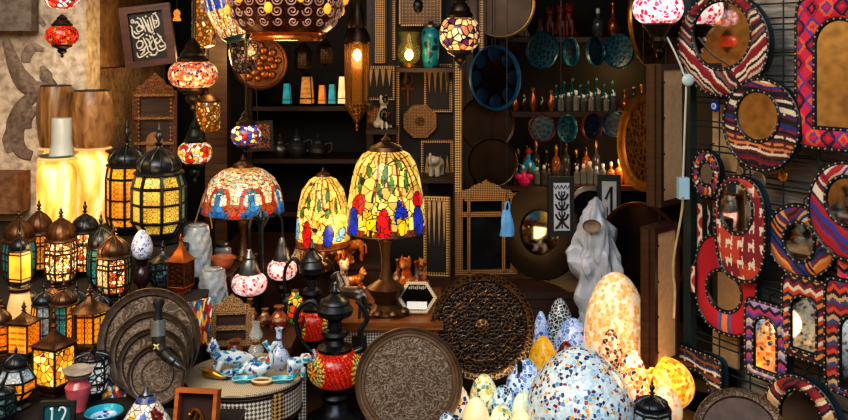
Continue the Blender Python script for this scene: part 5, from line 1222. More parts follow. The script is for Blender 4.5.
# figurines on the top shelf
FG = {'w': plain('pale_bone_figure', '9a9288', .5), 'b': plain('brown_wood_figure', '6b3a22', .4, var=.4), 'r': plain('red_wood_figure', '7a2a1a', .4, var=.4)}
for i, (x, h, m) in enumerate(((524, .12, 'w'), (540, .1, 'b'), (550, .16, 'b'), (560, .17, 'r'), (569, .18, 'r'))):
    figurine('sit', ('small pale seated cat at the left end of the top shelf' if i == 0 else f'{NTH[i-1]} from left of the brown seated cats on the top shelf'), Vector(((x-CX)/FPX*4.68, 4.68, ZR1)), h, FG[m], .2*(i % 2), group='seated cats on the top shelf' if i else None)
row(ZR1, 4.7, [598], 'round', .06, .17, ['smoke'], ['white'], 'stoppered smoky bottles on the top shelf', 'top shelf bottles')
row(ZR1, 4.7, [613], 'vase', .06, .2, ['copper'], ['gold'], 'copper vases on the top shelf', 'top shelf vases', 'copper_vase', 'vase')
# blue painted plates hung along the shelf edges
BP = engraved('blue_painted_plate', '0a3346', '14566e', 40, 1, .3, 0, 'vor', .3); BPR = plain('blue_plate_rim', '0e4258', .3, var=.3)
BP2 = engraved('navy_painted_plate', '0a2030', '123c58', 40, 1, .3, 0, 'vor', .3); MARR = plain('maroon_plate_edge', '4a1420', .4)
hooks = MB()
for i, (l, tp, r, b, mt, lab) in enumerate(((529, 31, 557, 69, (BP, BPR), 'bright blue relief plate, first from left under the top shelf'), (561, 37, 579, 66, (BP2, BPR), 'dark blue plate, second from left under the top shelf'), (584, 37, 605, 66, (BP2, BPR), 'dark blue plate, third from left under the top shelf'), (607, 33, 632, 69, (BP, BPR), 'teal blue plate, fourth from left under the top shelf'),
   (530, 114, 555, 142, (BP, MARR), 'blue plate with maroon edge, first from left under the middle shelf'), (556, 114, 577, 142, (BP, BPR), 'blue plate, second from left under the middle shelf'), (580, 113, 602, 140, (BP2, MARR), 'dark blue plate with maroon edge, third from left under the middle shelf'), (604, 112, 624, 137, (BP2, BPR), 'dark blue plate, fourth from left under the middle shelf'))):
    hung_tray(lab, l, tp, r, b, 4.54, mt, ry=(-1 if i % 4 in (0, 3) else 1), name='blue_plate', rimw=.12, group=None, tilt=3)
# trays hung at the post between the inlay wall and the shelves
BLKT = plain('black_bronze_tray', '3a2b1e', .22, .85, var=.4, scale=8); GR = plain('gilt_rim', '8a6a3a', .3, .8)
hung_tray('large dark tray with a gilt rim cut off at the top', 476, -32, 524, 39, 4.2, (BLKT, GR), name='dark_tray', cat='tray', rimw=.1)
def cobalt(t, R, o):
    b = MB()
    for i in range(8):
        a = 2*PI*i/8; b.ball(o+Vector((R*.74*math.cos(a), R*.74*math.sin(a), .006)), R*.235, 14, 6, sz=.12)
    b.build('painted_medallion', plain('cobalt_medallion', '10283e', .3, var=.3), t)
hung_tray('big plate with bright blue rim and cobalt medallions', 469, 45, 522, 111, 4.0, (plain('brown_mirror_plate', '2a1c14', .15, .7, var=.4), plain('blue_glazed_rim', '1a506e', .3, var=.3)), name='blue_rim_plate', rimw=.16, boss=None) if False else None
p = P(495, 111, 3.98); o = tray('big plate with bright blue rim and cobalt medallions', 495, 111, 66, p, (plain('brown_mirror_plate', '2a1c14', .15, .7, var=.4), plain('blue_glazed_rim', '1a506e', .3, var=.3)), lean=3, rz=.62, name='blue_rim_plate', cat='plate', rimw=.1, boss=cobalt); wire(o, P(495, 47, 3.98), (p.x, 3.98, 2.36))
hung_tray('glossy dark tray hanging below the blue-rimmed plate', 462, 96, 511, 152, 4.1, (BLKT, plain('dark_bronze_rim', '33261a', .3, .8)), name='dark_tray', cat='tray', rimw=.08)
hung_tray('glossy dark tray hanging lowest above the inlaid mirror frame', 468, 138, 517, 188, 4.05, (BLKT, plain('dark_bronze_rim', '33261a', .3, .8)), name='dark_tray', cat='tray', rimw=.08)
# blue carrier bag
p = P(507, 236, 3.5); s = p.y/FPX; vs = []; n, m = 24, 10
for j in range(m+1):
    v = j/m; w = (7-3.5*v**2)*s
    for i in range(n):
        a = 2*PI*i/n; vs.append((w*math.cos(a)*(1+.12*math.sin(3*a+v*5)), w*.5*math.sin(a)*(1+.15*math.sin(5*a)), v*26*s))
t = thing('blue_plastic_bag', 'light blue plastic bag hanging by the inlaid mirror frame', 'plastic bag', p); wire(t, (p.x, p.y, p.z+33*s), (p.x, p.y, 2.36))
MB().add(vs, [(j*n+i, j*n+(i+1) % n, (j+1)*n+(i+1) % n, (j+1)*n+i) for j in range(m) for i in range(n)]+[tuple(range(n-1, -1, -1))]).build('bag_film', plain('sky_blue_plastic', '5a9ad0', .4, emit=.05, var=.15), t)
MB().tube(arc([(-2*s, 0, 25*s), (-1*s, 0, 33*s), (2*s, 0, 33*s), (2.5*s, 0, 25*s)]), 1.0*s, 6).build('bag_handle', plain('sky_blue_plastic', '5a9ad0', .4), t)
# ------------------------------------------------------------------ the framed backs hanging at the right post
LIN = plain('beige_canvas_back', 'cba87c', .8, var=.12, scale=60)
def framed_back(label, l, m_, tp, b, r, Y, zt_off=0):
    """deep dark frame turned sideways: frame side l..m_, canvas face m_..r"""
    p = P(m_, b, Y); s = Y/FPX; H = (b-tp)*s; ang = .80
    W = (r-m_)*s/math.cos(ang)*1.45; D = (m_-l)*s/math.sin(ang)*.66
    t = thing('framed_mirror_back', label, 'frame', p, (0, 0, ang))
    f = MB(); k = .020
    for x0, x1, z0, z1 in ((0, W, 0, k), (0, W, H-k, H), (0, k, k, H-k), (W-k, W, k, H-k)): f.box(((x0+x1)/2, D/2, (z0+z1)/2), (x1-x0, D, z1-z0))
    f.build('deep_frame', WDK, t)
    MB().box((-.003, D*.62, H/2), (.006, D*.5, H*.985)).build('brown_side_strip', wood('chestnut_strip', '24110a', '45240f'), t)
    MB().box((W/2, .012, H/2), (W-2*k+.004, .012, H-2*k+.004)).build('canvas_back', LIN, t)
    sc = MB()
    for i in range(4): sc.ball((k+.008, .004, H*(.12+.25*i)), .004, 8, 5)
    sc.build('screw', BLK, t)
    MB().tube([(W*.5, .03, H-.004), (W*.5, .03, H+zt_off if zt_off else 2.36-p.z)], .002, 5).build('hanging_wire', BLK, t)
    return t
framed_back('upper deep dark frame seen from its beige canvas back, hanging left of the grid', 643, 661, 64, 208, 686, 3.02)
framed_back('lower deep dark frame seen from its beige canvas back, above the orange lamp', 637, 655, 229, 372, 679, 2.98, .06)
# brass trays seen on edge behind the frames
EMB = engraved('embossed_gold_tray', '6a4418', 'a8772f', 40, 1, .35, .8, 'vor', .7)
hung_tray('tall embossed golden tray behind the upper frame', 628, 92, 662, 192, 3.6, (EMB, BRS), ry=-1, name='embossed_tray', cat='tray')
hung_tray('embossed brass tray behind the pink and white wall lamp', 622, -20, 672, 66, 3.75, (EMB, BRS), ry=1, name='embossed_tray', cat='tray')
p = P(641, 306, 3.62); o = tray('round dark tray with orange-lit rim standing on edge left of the lower frame', 640, 306, 104, p, (BLKT, COP), lean=2, rz=-.85, name='dark_tray', cat='tray', rimw=.08)
bx('dark box carrying the edge-on tray behind the gold lamp', .79, .97, 3.52, 3.74, ZP, p.z, WDK, 'storage_box', 'box')
# pink and white lamp at the top right
PKW = mosaic('pink_white_crackle', ['f4c8d4', 'e8486a', 'fff0f0', 'd82850', 'f8a8b8', 'fff4ec', 'c81c4a'], 62, .05, 'fff0e8', 1.0)
p = P(658, 62, 3.1); s = p.y/FPX; z = lambda y: (62-y)*s
t = thing('globe_wall_lamp', 'pink and white mosaic globe lamp on a dark bracket at top right', 'lamp', p)
MB().lathe([(r*25*s, z(8)+q) for r, q in [(a/25, b/1) for a, b in globe_prof(25, 34*s)]], 40).build('globe', PKW, t)
MB().lathe([(r*s, z(y)) for r, y in ((3, 54), (5, 52), (3.5, 49), (5.5, 47), (6, 44), (9, 41), (7, 37), (9, 33), (13, 28), (16, 25), (15, 23))], 28).build('holder', DKB, t)
MB().tube(arc([(0, 0, z(52)), (.02, .06, z(58)), (.06, .16, z(52)), (.08, .2, z(30))]), .008, 8).build('bracket_arm', BLK, t)
MB().tube([(.08, .2, z(30)), (.08, .2, 2.36-p.z)], .006, 6).build('bracket_rod', BLK, t)
WC = plain('white_cable', 'b8bcb4', .5, var=.05)
def cab(pts, c=.02): return [gw(x, y, c) for x, y in pts]
t = thing('switch_cable', 'white cable with round switch and adapter box running down the grid post', 'cable', P(683, 318, 2.97)); L0 = t.location
MB().tube(arc([q-L0 for q in [P(667, 37, 3.1), P(676, 55, 3.05)]+[P(x, y, 2.97) for x, y in ((683, 72), (686, 84), (685, 120), (684, 150), (683, 180))]]), .0035, 6).build('cable', WC, t)
c = P(688, 80, 2.965)-L0; b = MB(); b.ball(c, .021, 20, 10, sy=.5); b.build('round_switch', plain('white_switch', 'b0c4c4', .4, var=.03), t)
c = P(683, 188, 2.965)-L0; MB().box(c, (.034, .03, .07)).build('adapter_box', plain('pale_blue_adapter', '9cc0d4', .4, var=.04), t)
MB().tube(arc([q-L0 for q in [P(x, y, 2.93) for x, y in ((683, 197), (682, 210), (679, 228), (675, 250), (673, 270), (675, 290), (674, 318))]]), .004, 6).build('twisted_flex', plain('yellowed_flex', 'a8966a', .6), t)
# ================================================================== wire grid with mirrors
g = thing('wire_grid_panel', 'dark wire display grid holding the kilim mirrors', 'display grid', (WA.x, WA.y, 0), (0, 0, WRZ)); GM = plain('dark_teal_grid', '34464c', .4, .5, var=.2)
MB().box((0, 0, 1.15), (.034, .03, 2.3)).build('grid_post', GM, g)
hw_ = MB(); vw = MB(); zz = .46
L = 1.15
for i in range(24):
    z_ = .42+i*.083
    hw_.tube([(-.01, -.002, z_), (L, -.002, z_)], .0032, 5); hw_.tube([(-.01, .012, z_+.018), (L, .012, z_+.018)], .0028, 5)
for i in range(9): vw.tube([(.13+i*.13, .004, .36), (.13+i*.13, .004, 2.3)], .003, 5)
hw_.build('horizontal_wires', GM, g); vw.build('vertical_wires', GM, g)
t = thing('beige_board', 'tall beige board leaning behind the grid beside its post', 'board', WA+WD*.10+WN*-.07-Vector((0, 0, WA.z)), (0, 0, WRZ))
MB().box((0, 0, 1.1), (.11, .012, 1.2)).build('panel', LIN, t); MB().box((-.0, 0, .25), (.11, .014, .5)).build('foot_panel', WDK, t)
KP = lambda *c: [hx(k) for k in c]
mirror('large round kilim mirror at the top, maroon with cream diagonal stripes', (683, -7, 766, 96), (697, 2, 748, 68), turn=.10, paint=kilim('slant', KP('7a1622', 'd8c8b0', '8a2430', '2a1a22', '6a5a50', 'c8b49a', '7a1622'), 3), puff=.02)
mirror('round kilim mirror with blue, cream and black bands below the large top one', (727, 79, 798, 170), (740, 92, 777, 140), turn=.08, paint=kilim('bands', KP('14141c', 'd0c4ac', '2a2a6a', '7a1c30', '14141c', 'c08040', '14141c', '5a1424'), 15), c=.045)
mirror('tall arched kilim mirror in pink, orange and purple at the top right corner', (799, -4, 880, 150), (818, 20, 862, 128), turn=.08, paint=kilim('diamond', KP('c8244a', 'd8602c', '2a1a3a', '6a3a8a', 'a01c34'), 1), shape='rect', gshape='arch', puff=.016)
mirror('smallest round kilim mirror, red with white and blue, beside the grid post', (694, 151, 720, 197), (701, 163, 713, 184), kilim('radial', KP('a81c28', 'd8ccb4', '1a1a2a', 'a81c28', '3a4a8a', 'a02430', 'c8803a'), 2), thick=.025)
mirror('oval kilim mirror of maroon with white animals, upper of the long overlapping pair', (717, 177, 766, 281), (721, 184, 752, 232), kilim('animal', KP('7a1c2c', 'd4cab8', 'b0402c'), 2), shape='oblong', gshape='round', c=.048)
mirror('oval red kilim mirror with blue stripe, lower of the long overlapping pair', (697, 236, 757, 334), (709, 272, 741, 310), kilim('plain', KP('b01c2c', 'd87a4a', '3a5a8a', '7a4a8a'), 2), shape='oblong', gshape='round', c=.005, thick=.02)
mirror('round kilim mirror with blue, orange and white slanting stripes, right of the long pair', (770, 206, 834, 277), (787, 224, 813, 260), turn=.08, paint=kilim('slant', KP('2a3a7a', 'c8702c', 'd8ccb4', '7a1c34', '1a1a2c', 'c89a5a'), 8))
mirror('round red kilim mirror with cream zigzags cut by the right edge, above the arched ones', (812, 163, 884, 260), (829, 178, 866, 224), turn=.10, paint=kilim('slant', KP('a01c28', 'd8ccb4', 'a82834', '2a2a4a', '7a1420', 'c8b49a', '3a3a8a'), 4), c=.045)
mirror('small rectangular kilim mirror with pointed arch and orange top band', (784, 278, 831, 360), (793, 298, 816, 350), kilim('zig', KP('c84a1c', 'd8ccb4', '7a1c34', '1a1a2a', 'd8883a', '2a2a44'), 4), shape='rect', gshape='arch')
mirror('small rectangular kilim mirror with purple border showing a pale reflection', (747, 303, 787, 379), (756, 319, 776, 370), kilim('zig', KP('6a4a9a', 'b83a6a', '1a1a2c', '9a8ab8', 'c8b8b0', '3a2a5a'), 3), shape='rect', gshape='arch')
mirror('small rectangular kilim mirror at the bottom left of the grid, reflecting mosaic', (674, 351, 721, 434), (684, 371, 709, 428), kilim('bands', KP('1a1a2c', 'd8ccb4', '2a3a7a', 'b0602c', '7a4a34', '1a1a24'), 7), shape='rect', gshape='arch', c=.02)
mirror('round-arched kilim mirror at the bottom edge, right of the bronze tray', (768, 378, 838, 462), (782, 392, 823, 452), kilim('slant', KP('8a1c24', 'd8ccb4', '7a2430', '1a1a24', 'c8a070', '6a1420'), 6), shape='round', gshape='round', c=.03, puff=.02)
mirror('rectangular kilim mirror in dark orange cut by the right edge', (827, 283, 884, 398), (842, 318, 872, 392), kilim('zig', KP('1a1a2c', 'c84a2c', '7a1c34', '3a4a7a', 'c8a070'), 9), shape='rect', gshape='arch', c=.02)
mirror('small pink kilim mirror cut by the right edge under the round red one', (838, 262, 880, 290), (850, 266, 866, 286), kilim('zig', KP('c83a6a', '1a1a2c', 'd86a4a'), 2), shape='rect', gshape='round', beads=False)
# straps, beads and pendants on the grid
def onwall(name, label, cat, px, py, c=.02): return thing(name, label, cat, gw(px, py, c), (0, 0, WRZ))
def strap(label, px, y0, y1, w, pal, c=.022):
    p = gw(px, y1, c); s = p.y/FPX; H = (y1-y0)*s; W = w*s
    t = thing('woven_strap', label, 'strap', p, (0, 0, WRZ)); n = 40; vs = []; fs = []; cs = []
    for i in range(n+1):
        for j in range(7): vs.append(((j/6-.5)*W, -.004*math.sin(PI*j/6), H*i/n))
    for i in range(n):
        for j in range(6):
            fs.append((i*7+j, i*7+j+1, (i+1)*7+j+1, (i+1)*7+j)); u = (j+.5)/6; k = abs(((i/n*H*26) % 2)-1)
            cs.append(pal[0] if abs(u-k) > .28 else pal[1])
    o = MB().add(vs, fs, cs).build('woven_band', vcol('strap_cloth', 0, .85), t); m = o.modifiers.new('Solidify', 'SOLIDIFY'); m.thickness = .004; m.offset = -1
    e = MB()
    for x in (-W/2, W/2): e.tube([(x, 0, 0), (x, 0, H)], .003, 5)
    e.tube([(0, 0, H), (0, .012, H+.02)], .002, 5); e.build('beaded_edge', vcol('beads2', 0, .4), t) if False else e.build('beaded_edge', LEATH, t)
strap('narrow red woven strap with white zigzag hanging by the grid post', 700, 204, 256, 8, KP('a01c28', 'd8ccb4'))
strap('short red woven strap end with white zigzag below the narrow one', 693, 266, 292, 7, KP('a82430', 'd8ccb4'), .045)
strap('narrow dark strap with white bead chain beside the red woven strap', 709, 205, 262, 5, KP('14141c', 'b8bcc4'), .015)
t = onwall('evil_eye_bead', 'blue evil-eye bead hanging under the large top mirror', 'bead', 715, 106)
b = MB(); r = Matrix.Rotation(PI/2, 3, 'X')
b.lathe([(.002, -.005), (.019, -.003), (.021, 0), (.019, .004), (.002, .006)], 24, rot=r); b.build('blue_disc', plain('cobalt_glass', '12308a', .1, emit=.03), t)
MB().lathe([(.002, .0055), (.011, .0062), (.002, .0075)], 20, rot=r).build('white_ring', WHT, t); MB().lathe([(.002, .007), (.0065, .0078), (.001, .009)], 16, rot=r).build('pupil', plain('sky_pupil', '3a8ac8', .2), t)
MB().tube([(0, 0, .02), (0, .006, .035)], .0015, 5).build('loop', BLK, t)
for lab, x, y, rr, m in (('spiral silver disc pendant between the round mirrors', 759, 180, 8.5, 'silver'), ('gold coin pendant below the blue-banded mirror', 783, 176, 6, 'gold'), ('pale shell pendant above the animal mirror', 740, 171, 4.5, 'shell'), ('gold coin pendant under the round red mirror at the right edge', 843, 265, 6.5, 'gold'), ('dark silver drop pendant above the arched orange mirror', 804, 281, 4.5, 'silver'), ('wooden drop pendant beside the blue and orange mirror', 767, 250, 3.5, 'shell')):
    t = onwall('disc_pendant', lab, 'pendant', x, y, .03); R = rr*t.location.y/FPX
    mt = {'silver': plain('pale_silver', '9a948a', .4, .6), 'gold': BRS, 'shell': plain('shell_bone', '8a7458', .5)}[m]
    b = MB().lathe([(1e-3, -.003), (R, -.003), (R, .002), (R*.85, .0035), (R*.8, .002), (1e-3, .002)], 28, rot=r, cap=False); b.build('disc', mt, t)
    q = MB().tube([(R*.09*i**.95/1.6*math.cos(i*.6)*.5, -.0035, R*.09*i**.95/1.6*math.sin(i*.6)*.5) for i in range(1, 26)], .0012, 5); q.build('spiral_relief', mt, t)
    MB().tube([(0, 0, R), (0, .004, R+.02), (0, .016, R+.03)], .0015, 5).build('loop', BLK, t)
# bronze tray at the bottom right
p = on(742, 505, ZP); p = P(742, 487, 2.5)
bz_ = tray('brown bronze tray with engraved rim at the bottom below the grid', 742, 487, 94, Vector((p.x, 2.50, p.z)), (plain('brown_tray_centre', '3a2a20', .4, .6, var=.4), engraved('engraved_brown_rim', '4a382a', '9a8670', 55, 2.5, .45, .5, 'noi', .4)), lean=30, rz=-.25, name='bronze_tray', rimw=.2)
bx('dark low stool under the bronze tray at bottom right', p.x-.14, p.x+.14, 2.42, 2.68, ZP, p.z, WDK, 'low_stool', 'stool')
# ================================================================== inlay wall and hanging things
# wooden partition behind the big lamp
t = thing('wooden_partition', 'dark wooden partition holding the backgammon boards', 'partition', (-.02, 4.42, 0))
MB().box((0, 0, 1.175), (.50, .03, 2.35)).build('panel', plain('black_brown_panel', '0e0907', .6, var=.4, scale=8), t)
for x in (-.245, .245): MB().box((x, -.005, 1.175), (.03, .05, 2.35)).build('edge_post', WDK, t)
PY = 4.38
def pole(label, l, r, y0, y1, Y):
    a = P((l+r)/2, y1, Y); s = Y/FPX; H = (y1-y0)*s; W = (r-l)*s
    t = thing('inlaid_post', label, 'post', a)
    MB().box((0, 0, H/2), (W*.8, .02, H)).build('inlay_face', STR, t); e = MB()
    for x in (-W/2, W/2): e.box((x, 0, H/2), (W*.14, .024, H))
    e.build('dark_edges', WDK, t)
pole('light inlaid strip on the partition left of the glass oil lamp', 374, 386, -40, 63, 4.392)
pole('inlaid strip beside the oil lamp on the dark partition', 392, 396, -40, 60, 4.393)
pole('tall inlaid post right of the octagonal box', 454, 462, 50, 266, 3.95)
pole('inlaid strip right of the honeycomb lamp at the top', 479, 484, -113, 62, 4.14)
pole('thin orange inlaid strip left of the octagonal box', 396, 400, 66, 145, 4.393)
def board(label, l, tp, r, b, Y, rows=(1, 0), rz=0, n=4, z=None, name='backgammon_board', panel=True):
    a = P((l+r)/2, b, Y); s = Y/FPX; W, H = (r-l)*s, (b-tp)*s
    if z: a.z = z
    t = thing(name, label, 'game board', a, (0, 0, rz))
    f = MB(); k = .012
    for x0, x1, z0, z1 in ((-W/2, W/2, 0, k), (-W/2, W/2, H-k, H), (-W/2, -W/2+k, k, H-k), (W/2-k, W/2, k, H-k)): f.box(((x0+x1)/2, 0, (z0+z1)/2), (x1-x0, .03, z1-z0))
    f.build('inlaid_border', STR, t)
    MB().box((0, .004, H/2), (W-2*k, .018, H-2*k)).build('field', BLKP, t)
    tr = MB(); w = (W-2*k)/n
    for i in range(n):
        x = -W/2+k+w*(i+.5)
        if rows[0]: tr.prism([(x-w*.36, H-k-.004), (x+w*.36, H-k-.004), (x, H*.38)][::-1], -.0085, -.005)
        if rows[1]: tr.prism([(x-w*.36, k+.004), (x+w*.36, k+.004), (x, H*.62 if not rows[0] else H*.34)], -.0085, -.005)
    tr.build('bone_points', plain('bone_point', 'a8875a', .5, var=.3), t)
    return t
board('backgammon board with hanging bone points left of the oil lamp', 365, 66, 395, 100, 4.388, (1, 0))
board('backgammon board with hanging bone points right of the glass oil lamp', 424, 64, 452, 112, 4.388, (1, 0))
board('backgammon board with upright bone points behind the elephant', 421, 140, 453, 178, 4.388, (0, 1))
board('closed backgammon case standing right of the big tulip lamp', 424, 199, 450, 277, 3.8, (1, 0), rz=-.2, z=ZP2)
p = P(438, 277, 3.8)
# octagonal inlaid box, star tile, ankh, honeycomb panel
def octo(label, cx, cy, r, Y, name='octagonal_box', mat=None, n=8, cat='box'):
    a = P(cx, cy+r, Y); s = Y/FPX; R = r*s; t = thing(name, label, cat, a)
    q = [(R*1.08*math.cos(PI/8+i*PI/4), R+R*1.08*math.sin(PI/8+i*PI/4)) for i in range(8)] if n == 8 else [(R*(1.15 if i % 2 else .82)*math.cos(PI/8*i), R+R*(1.15 if i % 2 else .82)*math.sin(PI/8*i)) for i in range(16)]
    MB().prism(q, -.02, .012).build('body', mat or CARV2, t)
    MB().prism([(x*.8, R+(z-R)*.8) for x, z in q], -.024, -.019).build('inlaid_lid', INL, t)
    rs = MB().lathe([(R*.3, -.0), (R*.3, .004), (1e-3, .005)], 16, (0, -.0235, R), rot=Matrix.Rotation(PI/2, 3, 'X'), cap=False); rs.build('rosette', CARV, t)
octo('octagonal inlaid wooden box hanging above the elephant', 420, 121, 16.5, 4.392)
octo('orange star-shaped wooden tile behind the white cat', 379, 117, 11, 4.392, 'star_tile', COP, 16, 'tile')
p = P(408, 106, 4.395); s = 4.34/FPX
t = thing('wooden_ankh', 'brown wooden ankh cross hanging under the glass oil lamp', 'ankh', p)
MB().tube([(0, 0, 0), (0, 0, 20*s)], [1.8*s, 1.2*s], 8).build('stem', WMD, t); MB().tube([(-6.5*s, 0, 17*s), (0, 0, 18.5*s), (6.5*s, 0, 17*s)], [1.8*s, 1.2*s, 1.8*s], 8).build('cross_arm', WMD, t)
MB().tube([(4*s*math.sin(a), 0, 20*s+6.5*s-6.5*s*math.cos(a)) for a in [i*PI/10 for i in range(20)]], 1.1*s, 8, True).build('loop', WMD, t)
HON = rosette('honeycomb_inlay', '8a6a3c', '2a180c', 'c8a86a', 60, 0, .2)
p = P(420, 26, 4.3); s = 4.3/FPX
t = thing('honeycomb_plaque', 'honeycomb inlaid wooden panel with dark knob at the top centre', 'panel', p)
MB().box((0, 0, 30*s), (40*s, .03, 60*s)).build('face', HON, t); MB().ball((-2*s, -.018, 20*s), 5*s, 14, 8, sz=1.4, sy=.6).build('knob', BLK, t)
f = MB()
for x in (-20*s, 20*s): f.box((x, 0, 30*s), (2*s, .034, 60*s))
f.box((0, 0, 1*s), (42*s, .034, 2*s)); f.build('border', STR, t)
# ledges
def ledge(label, l, r, y, Y0, Y1, z=None):
    z = z or P(0, y, Y0).z; x0, x1 = P(l, y, Y0).x, P(r, y, Y0).x
    t = thing('wall_shelf', label, 'shelf', ((x0+x1)/2, (Y0+Y1)/2, z-.02)); MB().box((0, 0, .01), (x1-x0, Y1-Y0, .02)).build('board', WDK, t)
    b = MB()
    for x in (-(x1-x0)*.35, (x1-x0)*.35): b.prism([(x-.006, 0), (x+.006, 0), (x+.006, -.05), (x-.006, -.05)], (Y1-Y0)*.1, (Y1-Y0)/2)
    b.build('bracket', WDK, t); return z
zL1 = ledge('narrow dark shelf under the oil lamp and blue jar', 396, 458, 68, 4.16, 4.40)
zL2 = ledge('narrow dark shelf under the pale elephant', 421, 458, 179, 4.16, 4.40)
zL3 = ledge('small dark shelf under the white cat above the big tulip lamp', 366, 397, 130, 4.16, 4.40)
figurine('sit', 'white and black cat figurine sitting just above the big tulip lamp', Vector((P(383, 0, 4.22).x, 4.22, zL3)), .16, dots('white_black_spots', 'c8c4bc', ['17171c'], 14, .42), .3)
figurine('ele', 'small pale elephant figurine on the narrow shelf right of the big tulip lamp', Vector((P(436, 0, 4.25).x, 4.25, zL2)), .12, plain('pale_soapstone', 'b0a898', .5), 1.2, name='elephant_figurine')
# oil lamp with lit bulb
p = Vector((P(409, 0, 4.2).x, 4.2, zL1)); s = 4.2/FPX
t = thing('lit_oil_lamp', 'old glass oil lamp with a glowing bulb at the top centre', 'lamp', p)
GGL = glassy('greenish_lamp_glass', '6a6a3a', .08, .38)
MB().lathe([(r*s, z*s) for r, z in ((6, 0), (6.5, 1), (5, 3), (4, 4))], 24).build('base', BRS, t)
MB().lathe([(r*s, z*s) for r, z in ((5, 3), (10, 8), (12, 15), (10.5, 22), (8, 26), (9.5, 31), (11, 36))], 32, cap=False).build('glass_chimney', GGL, t)
GLOW = plain('warm_bulb', 'ffc060', .4, emit=14, var=.02, bump=0)
MB().ball((0, 0, 13*s), 4.2*s, 14, 10, sz=1.3).build('glowing_bulb', GLOW, t)
p = Vector((P(431, 0, 4.24).x, 4.26, zL1)); t = thing('turquoise_jar', 'turquoise lidded jar left of the honeycomb hanging lamp', 'jar', p)
MB().lathe([(r*s, z*s) for r, z in ((7, 0), (8, 2), (9, 12), (9, 22), (10, 30), (9, 38), (6, 41))], 28).build('body', dots('turquoise_dark_glaze', '1f7a8c', ['0f3a4a', '2a9aa8', '0c2a34'], 30, .4), t); MB().lathe([(r*s, z*s) for r, z in ((7, 41), (8, 43), (3, 45), (2, 47))], 24).build('lid', SLV, t)
# ------------------------------------------------------------------ inlaid mirror frame with crown
p = P(486, 272, 3.82); p.z = ZP2
t = carved_frame('inlaid mirror frame with arched crown behind the pierced tray', 456, 178, 516, 272, p, INL, plain('dark_glass_pane', '14171a', .1, .6), .15, 0, .08, .10, rows=1, name='inlaid_mirror_frame', cat='mirror')
s = 3.82/FPX
b = MB()
for x in (-17.5, 17.5): b.box((x*s, -.006, 42*s), (3*s, .026, 78*s))
b.box((0, -.006, 60*s), (56*s, .026, 4*s)); b.box((0, -.006, 75*s), (44*s, .022, 3*s)); b.build('inner_mullions', INL, t)
# ------------------------------------------------------------------ left shelves with small lanterns and teapots
ZS1, ZS2 = 1.321, 1.062
t = thing('wall_shelving', 'dark shelving behind the tulip lamps with silver pots', 'shelf', (-.56, 4.6, 0))
for x in (-.30, .29): MB().box((x, 0, 1.1), (.025, .32, 2.2)).build('side_panel', WDK, t)
for z in (ZS1, ZS2, .8): MB().box((0, -.005, z-.011), (.57, .31, .022)).build('shelf_board', WDK, t)
MB().box((0, .155, 1.1), (.57, .012, 2.2)).build('back_panel', plain('dark_shelf_back', '17100b', .8), t)
TLG = plain('teal_lamp_glass', '2fa4ac', .3, emit=.5, var=.3); PEA = rosette('peach_lamp_glass', 'f0b060', 'c88434', 'ff9a4a', 40, .5); ORL = plain('orange_lamp_glass', 'e8842c', .3, emit=.7, var=.35); PAL = plain('pale_lamp_glass', 'f0cf90', .3, emit=.8, var=.3)
for lab, x, yt, yb, w, m in (('small teal lantern, leftmost on the dark shelf', 287, 76, 105, 12, TLG), ('tapering peach glass lantern on the dark shelf', 307, 68, 106, 18, PEA), ('small orange lantern right of the peach one', 322, 78, 105, 11, ORL), ('small teal lantern right of the orange one', 332, 77, 105, 11, TLG), ('pale glowing lantern beside the tall brass lantern', 342, 68, 106, 12, PAL)):
    lo = Vector((P(x, 0, 4.5).x, 4.5, ZS1)); h = yb-yt
    lantern(lab, x, (yt, yt+h*.1, yt+h*.22, yb-2, yb), w, lo, BLK, [m], 4, ((1, 0), (.95, .2), (.7, 1)), 'cone', rz=.78 if w < 15 else .7, name='small_lantern')
for i, (lab, x, w, h) in enumerate((('dim silver teapot, leftmost on the lower dark shelf', 280, 17, 24), ('dim silver pot with tall lid on the lower dark shelf', 297, 21, 29), ('dim silver teapot at the right of the lower dark shelf', 318, 20, 24))):
    s = 4.5/FPX; t = thing('silver_teapot', lab, 'teapot', Vector((P(x, 0, 4.5).x, 4.5, ZS2))); r = w/2*s; H = h*s
    MB().lathe([(r*.5, 0), (r*.6, H*.04), (r, H*.25), (r, H*.4), (r*.6, H*.58), (r*.5, H*.62)], 24).build('body', SLV, t); MB().lathe([(r*.55, H*.62), (r*.45, H*.72), (r*.15, H*.82), (r*.2, H*.9), (r*.03, H)], 20).build('lid', SLV, t)
    MB().tube(arc([(-r*.9, 0, H*.25), (-r*1.3, 0, H*.4), (-r*1.45, 0, H*.62)]), [r*.14]*6+[r*.08]*7, 8).build('spout', SLV, t); MB().tube(arc([(r*.6, 0, H*.55), (r*1.35, 0, H*.6), (r*1.3, 0, H*.3), (r*.9, 0, H*.2)]), r*.07, 6).build('handle', SLV, t)
p = Vector((P(320, 0, 4.45).x, 4.46, ZS2))
